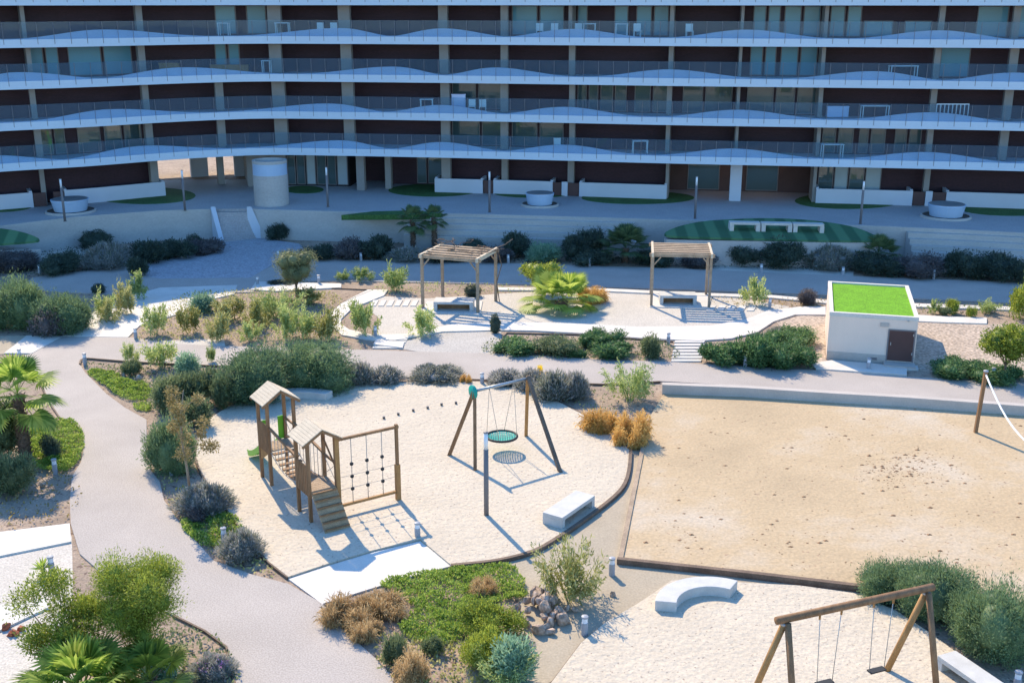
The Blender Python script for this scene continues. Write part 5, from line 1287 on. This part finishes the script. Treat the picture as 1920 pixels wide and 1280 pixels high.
cover('green_cover', [(200,722),(240,716),(278,724),(285,745),(262,756),(235,750),(212,738)], 2200, .09, 'f_cover', 'bright green succulent cover at the inner bend of the wide path', .25, seed=3)
cover('green_cover', [(165,700),(190,696),(222,704),(225,716),(198,724),(178,712)], 2200, .09, 'f_cover', 'yellow-green succulent cover near the path corner', .18, seed=4)
cover('green_cover', [(340,985),(385,968),(430,968),(455,985),(445,1010),(405,1028),(368,1018)], 2600, .08, 'f_cover', 'small bright green cover beside the half hidden bollard', .2, seed=5)
cover('green_cover', [(250,760),(280,758),(280,772),(258,770)], 1800, .09, 'f_cover', 'tiny green cover patch on the path edge', .12, seed=6)
# dry litter and seedlings in the beds
for i, (poly, dn, mt, lab) in enumerate((
 ([(255,640),(330,560),(450,545),(560,545),(640,560),(640,640),(560,648),(420,640),(330,642)], 90, 'f_oleay', 'yellow-green seedlings scattered in the central bed'),
 ([(160,685),(250,690),(420,700),(420,760),(300,780),(270,760),(200,730)], 130, 'f_dusky', 'low weeds scattered in the wild bed'),
 ([(960,700),(1130,735),(1190,790),(1170,820),(1100,780),(1030,745)], 35, 'f_dusky', 'thin dry weeds along the back edge of the play sand'),
 ([(-40,890),(130,890),(130,975),(-40,1000)], 40, 'f_rust', 'dry litter on the bare soil at the left'),
 ([(700,1190),(860,1215),(930,1210),(1000,1200),(960,1300),(760,1300)], 300, 'f_oleay', 'low mixed plants at the bottom edge'),
 ([(300,900),(340,900),(420,960),(520,1075),(480,1078),(400,1045),(330,970)], 90, 'f_oleay', 'weeds between the wide path and the play sand'),
 ([(320,1180),(390,1190),(430,1225),(440,1300),(250,1300),(240,1200)], 250, 'f_dusky', 'low plants in the lower left flower bed'),
 ([(930,668),(945,635),(1190,642),(1255,648),(1250,678)], 140, 'f_dusky', 'low creeping plants filling the planted bed'),
 ([(740,530),(1000,540),(990,552),(720,552)], 40, 'f_olea', 'row of small seedlings behind the vine pergola'),
 ([(1340,560),(1550,566),(1540,577),(1450,578),(1345,570)], 50, 'f_rust', 'dry low plants right of the bare pergola'),
 ([(1720,575),(1900,578),(1900,592),(1720,590)], 40, 'f_dusky', 'dry low plants right of the shed'),
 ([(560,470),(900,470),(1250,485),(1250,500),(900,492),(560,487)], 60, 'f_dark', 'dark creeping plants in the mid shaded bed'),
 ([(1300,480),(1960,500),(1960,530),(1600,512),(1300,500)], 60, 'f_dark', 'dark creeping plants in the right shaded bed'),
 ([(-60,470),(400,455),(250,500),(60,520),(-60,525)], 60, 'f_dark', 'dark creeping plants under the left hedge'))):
    cover('low_plants', poly, dn, .12, mt, lab, .18, seed=20 + i, cat='low plants')

# ------------------------------------------------------------------ rocks
def rock(x, y, s, lab, seed, mat='rock', dz=0, group=None):
    rg = random.Random(seed); bm = bmesh.new(); bmesh.ops.create_icosphere(bm, subdivisions=2, radius=1)
    ks = [(Vector((rg.gauss(0,1), rg.gauss(0,1), rg.gauss(0,1))).normalized(), rg.uniform(.45, .8)) for _ in range(9)]
    for v in bm.verts:
        for d, t in ks:
            e = v.co.dot(d)
            if e > t: v.co -= d * (e - t)
        v.co *= s * (1 + rg.uniform(-.05, .05))
    me = bpy.data.meshes.new('rock'); bm.to_mesh(me); bm.free()
    o = link('rock', me, None, (M[mat],)); o.location = U(x, y) + Vector((0, 0, s*.45 + dz)); o.rotation_euler = (rg.uniform(0, 6), rg.uniform(0, 6), rg.uniform(0, 6)); o.scale = (1.15, .95, .8)
    setp(o, lab, 'rock', group); return o
rr = random.Random(9)
for i in range(40):
    a = rr.uniform(0, 6.28); q = math.sqrt(rr.uniform(0, 1)); x = 1022 + 56*q*math.cos(a); y = 1148 + 42*q*math.sin(a)
    rock(x, y, rr.uniform(.12, .25), 'jagged brown rock heaped in the pile below the airy shrub', 100 + i, 'rock', (1 - q) * .28, 'rocks of the jagged brown pile')
rock(1058, 1168, .24, 'large tan boulder at the right front of the rock pile', 300)
rock(1012, 1186, .26, 'largest brown boulder at the front of the rock pile', 301)
for x, y, s in ((12,1180,.17),(28,1190,.16),(40,1182,.13),(20,1192,.14)): rock(x, y, s, 'rust-red rock in the cluster on the white strip at the left edge', int(x*7+y), 'rust', 0, 'rust-red rocks at the left edge')
for i, (x, y, s, lab) in enumerate(((232,708,.16,'small grey stone in the wild bed above the green cover'),(262,712,.20,'pale stone in the wild bed left of the dark shrub'),(290,700,.15,'small stone close to the rust-brown edging'),(80,912,.14,'pale stone under the tall left palm'),(1150,1118,.12,'small reddish stone right of the rock pile'),(1600,560,.15,'stone behind the shed'))): rock(x, y, s, lab, 400 + i)
# clods and litter on the volleyball court: many small clods as one heap of stuff
rg = np.random.default_rng(8); m = MB(); cnt = 0
for i in range(620):
    if i < 260: x, y = rg.normal(1690, 48), rg.normal(885, 20)
    else: x, y = rg.uniform(1200, 1915), rg.uniform(770, 1095)
    if y > 1050 + (x-1163)*.12 or x < 1216 - (y-790)*.19 + 12: continue
    p = U(x, y); s = rg.uniform(.015, .03) if rg.uniform() < .8 else rg.uniform(.03, .075); a = rg.uniform(0, 6.28)
    m.add([(p.x + s*1.6*math.cos(a+k*1.57), p.y + s*math.sin(a+k*1.57), lay[0] + .003) for k in range(4)] + [(p.x, p.y, lay[0] + s*.6)], [(0,1,4),(1,2,4),(2,3,4),(3,0,4)])
o = m.build('sand_clods', surf('clod', (.30, .165, .085), .95, .3, 3)); setp(o, 'dark clods and leaf litter strewn over the volleyball sand', 'litter', None, 'stuff')

# scrub far behind the viewpoint, mirrored in the glass of the building
rg = np.random.default_rng(77); P = []
for i in range(110):
    x, y = rg.uniform(-150, 150), rg.uniform(-230, -25); r_ = rg.uniform(1.5, 4.5); L_ = lobes(rg, 5, .6, .5, zc=.5)
    V, Fq = crown(rg, 420, L_, .30, .16, up=.3); P.append((V * np.array([r_, r_, r_*.8]) + np.array([x, y, 0]), Fq, 0)); B = blob(L_, .8); P.append((B[0] * np.array([r_, r_, r_*.8]) + np.array([x, y, 0]), B[1], 0))
o = link('far_scrub', qmesh('far_scrub', P), None, (M['f_dusky'],)); setp(o, 'loose green scrub on the open ground opposite the building, seen mirrored in its glass', 'scrub', None, 'stuff')
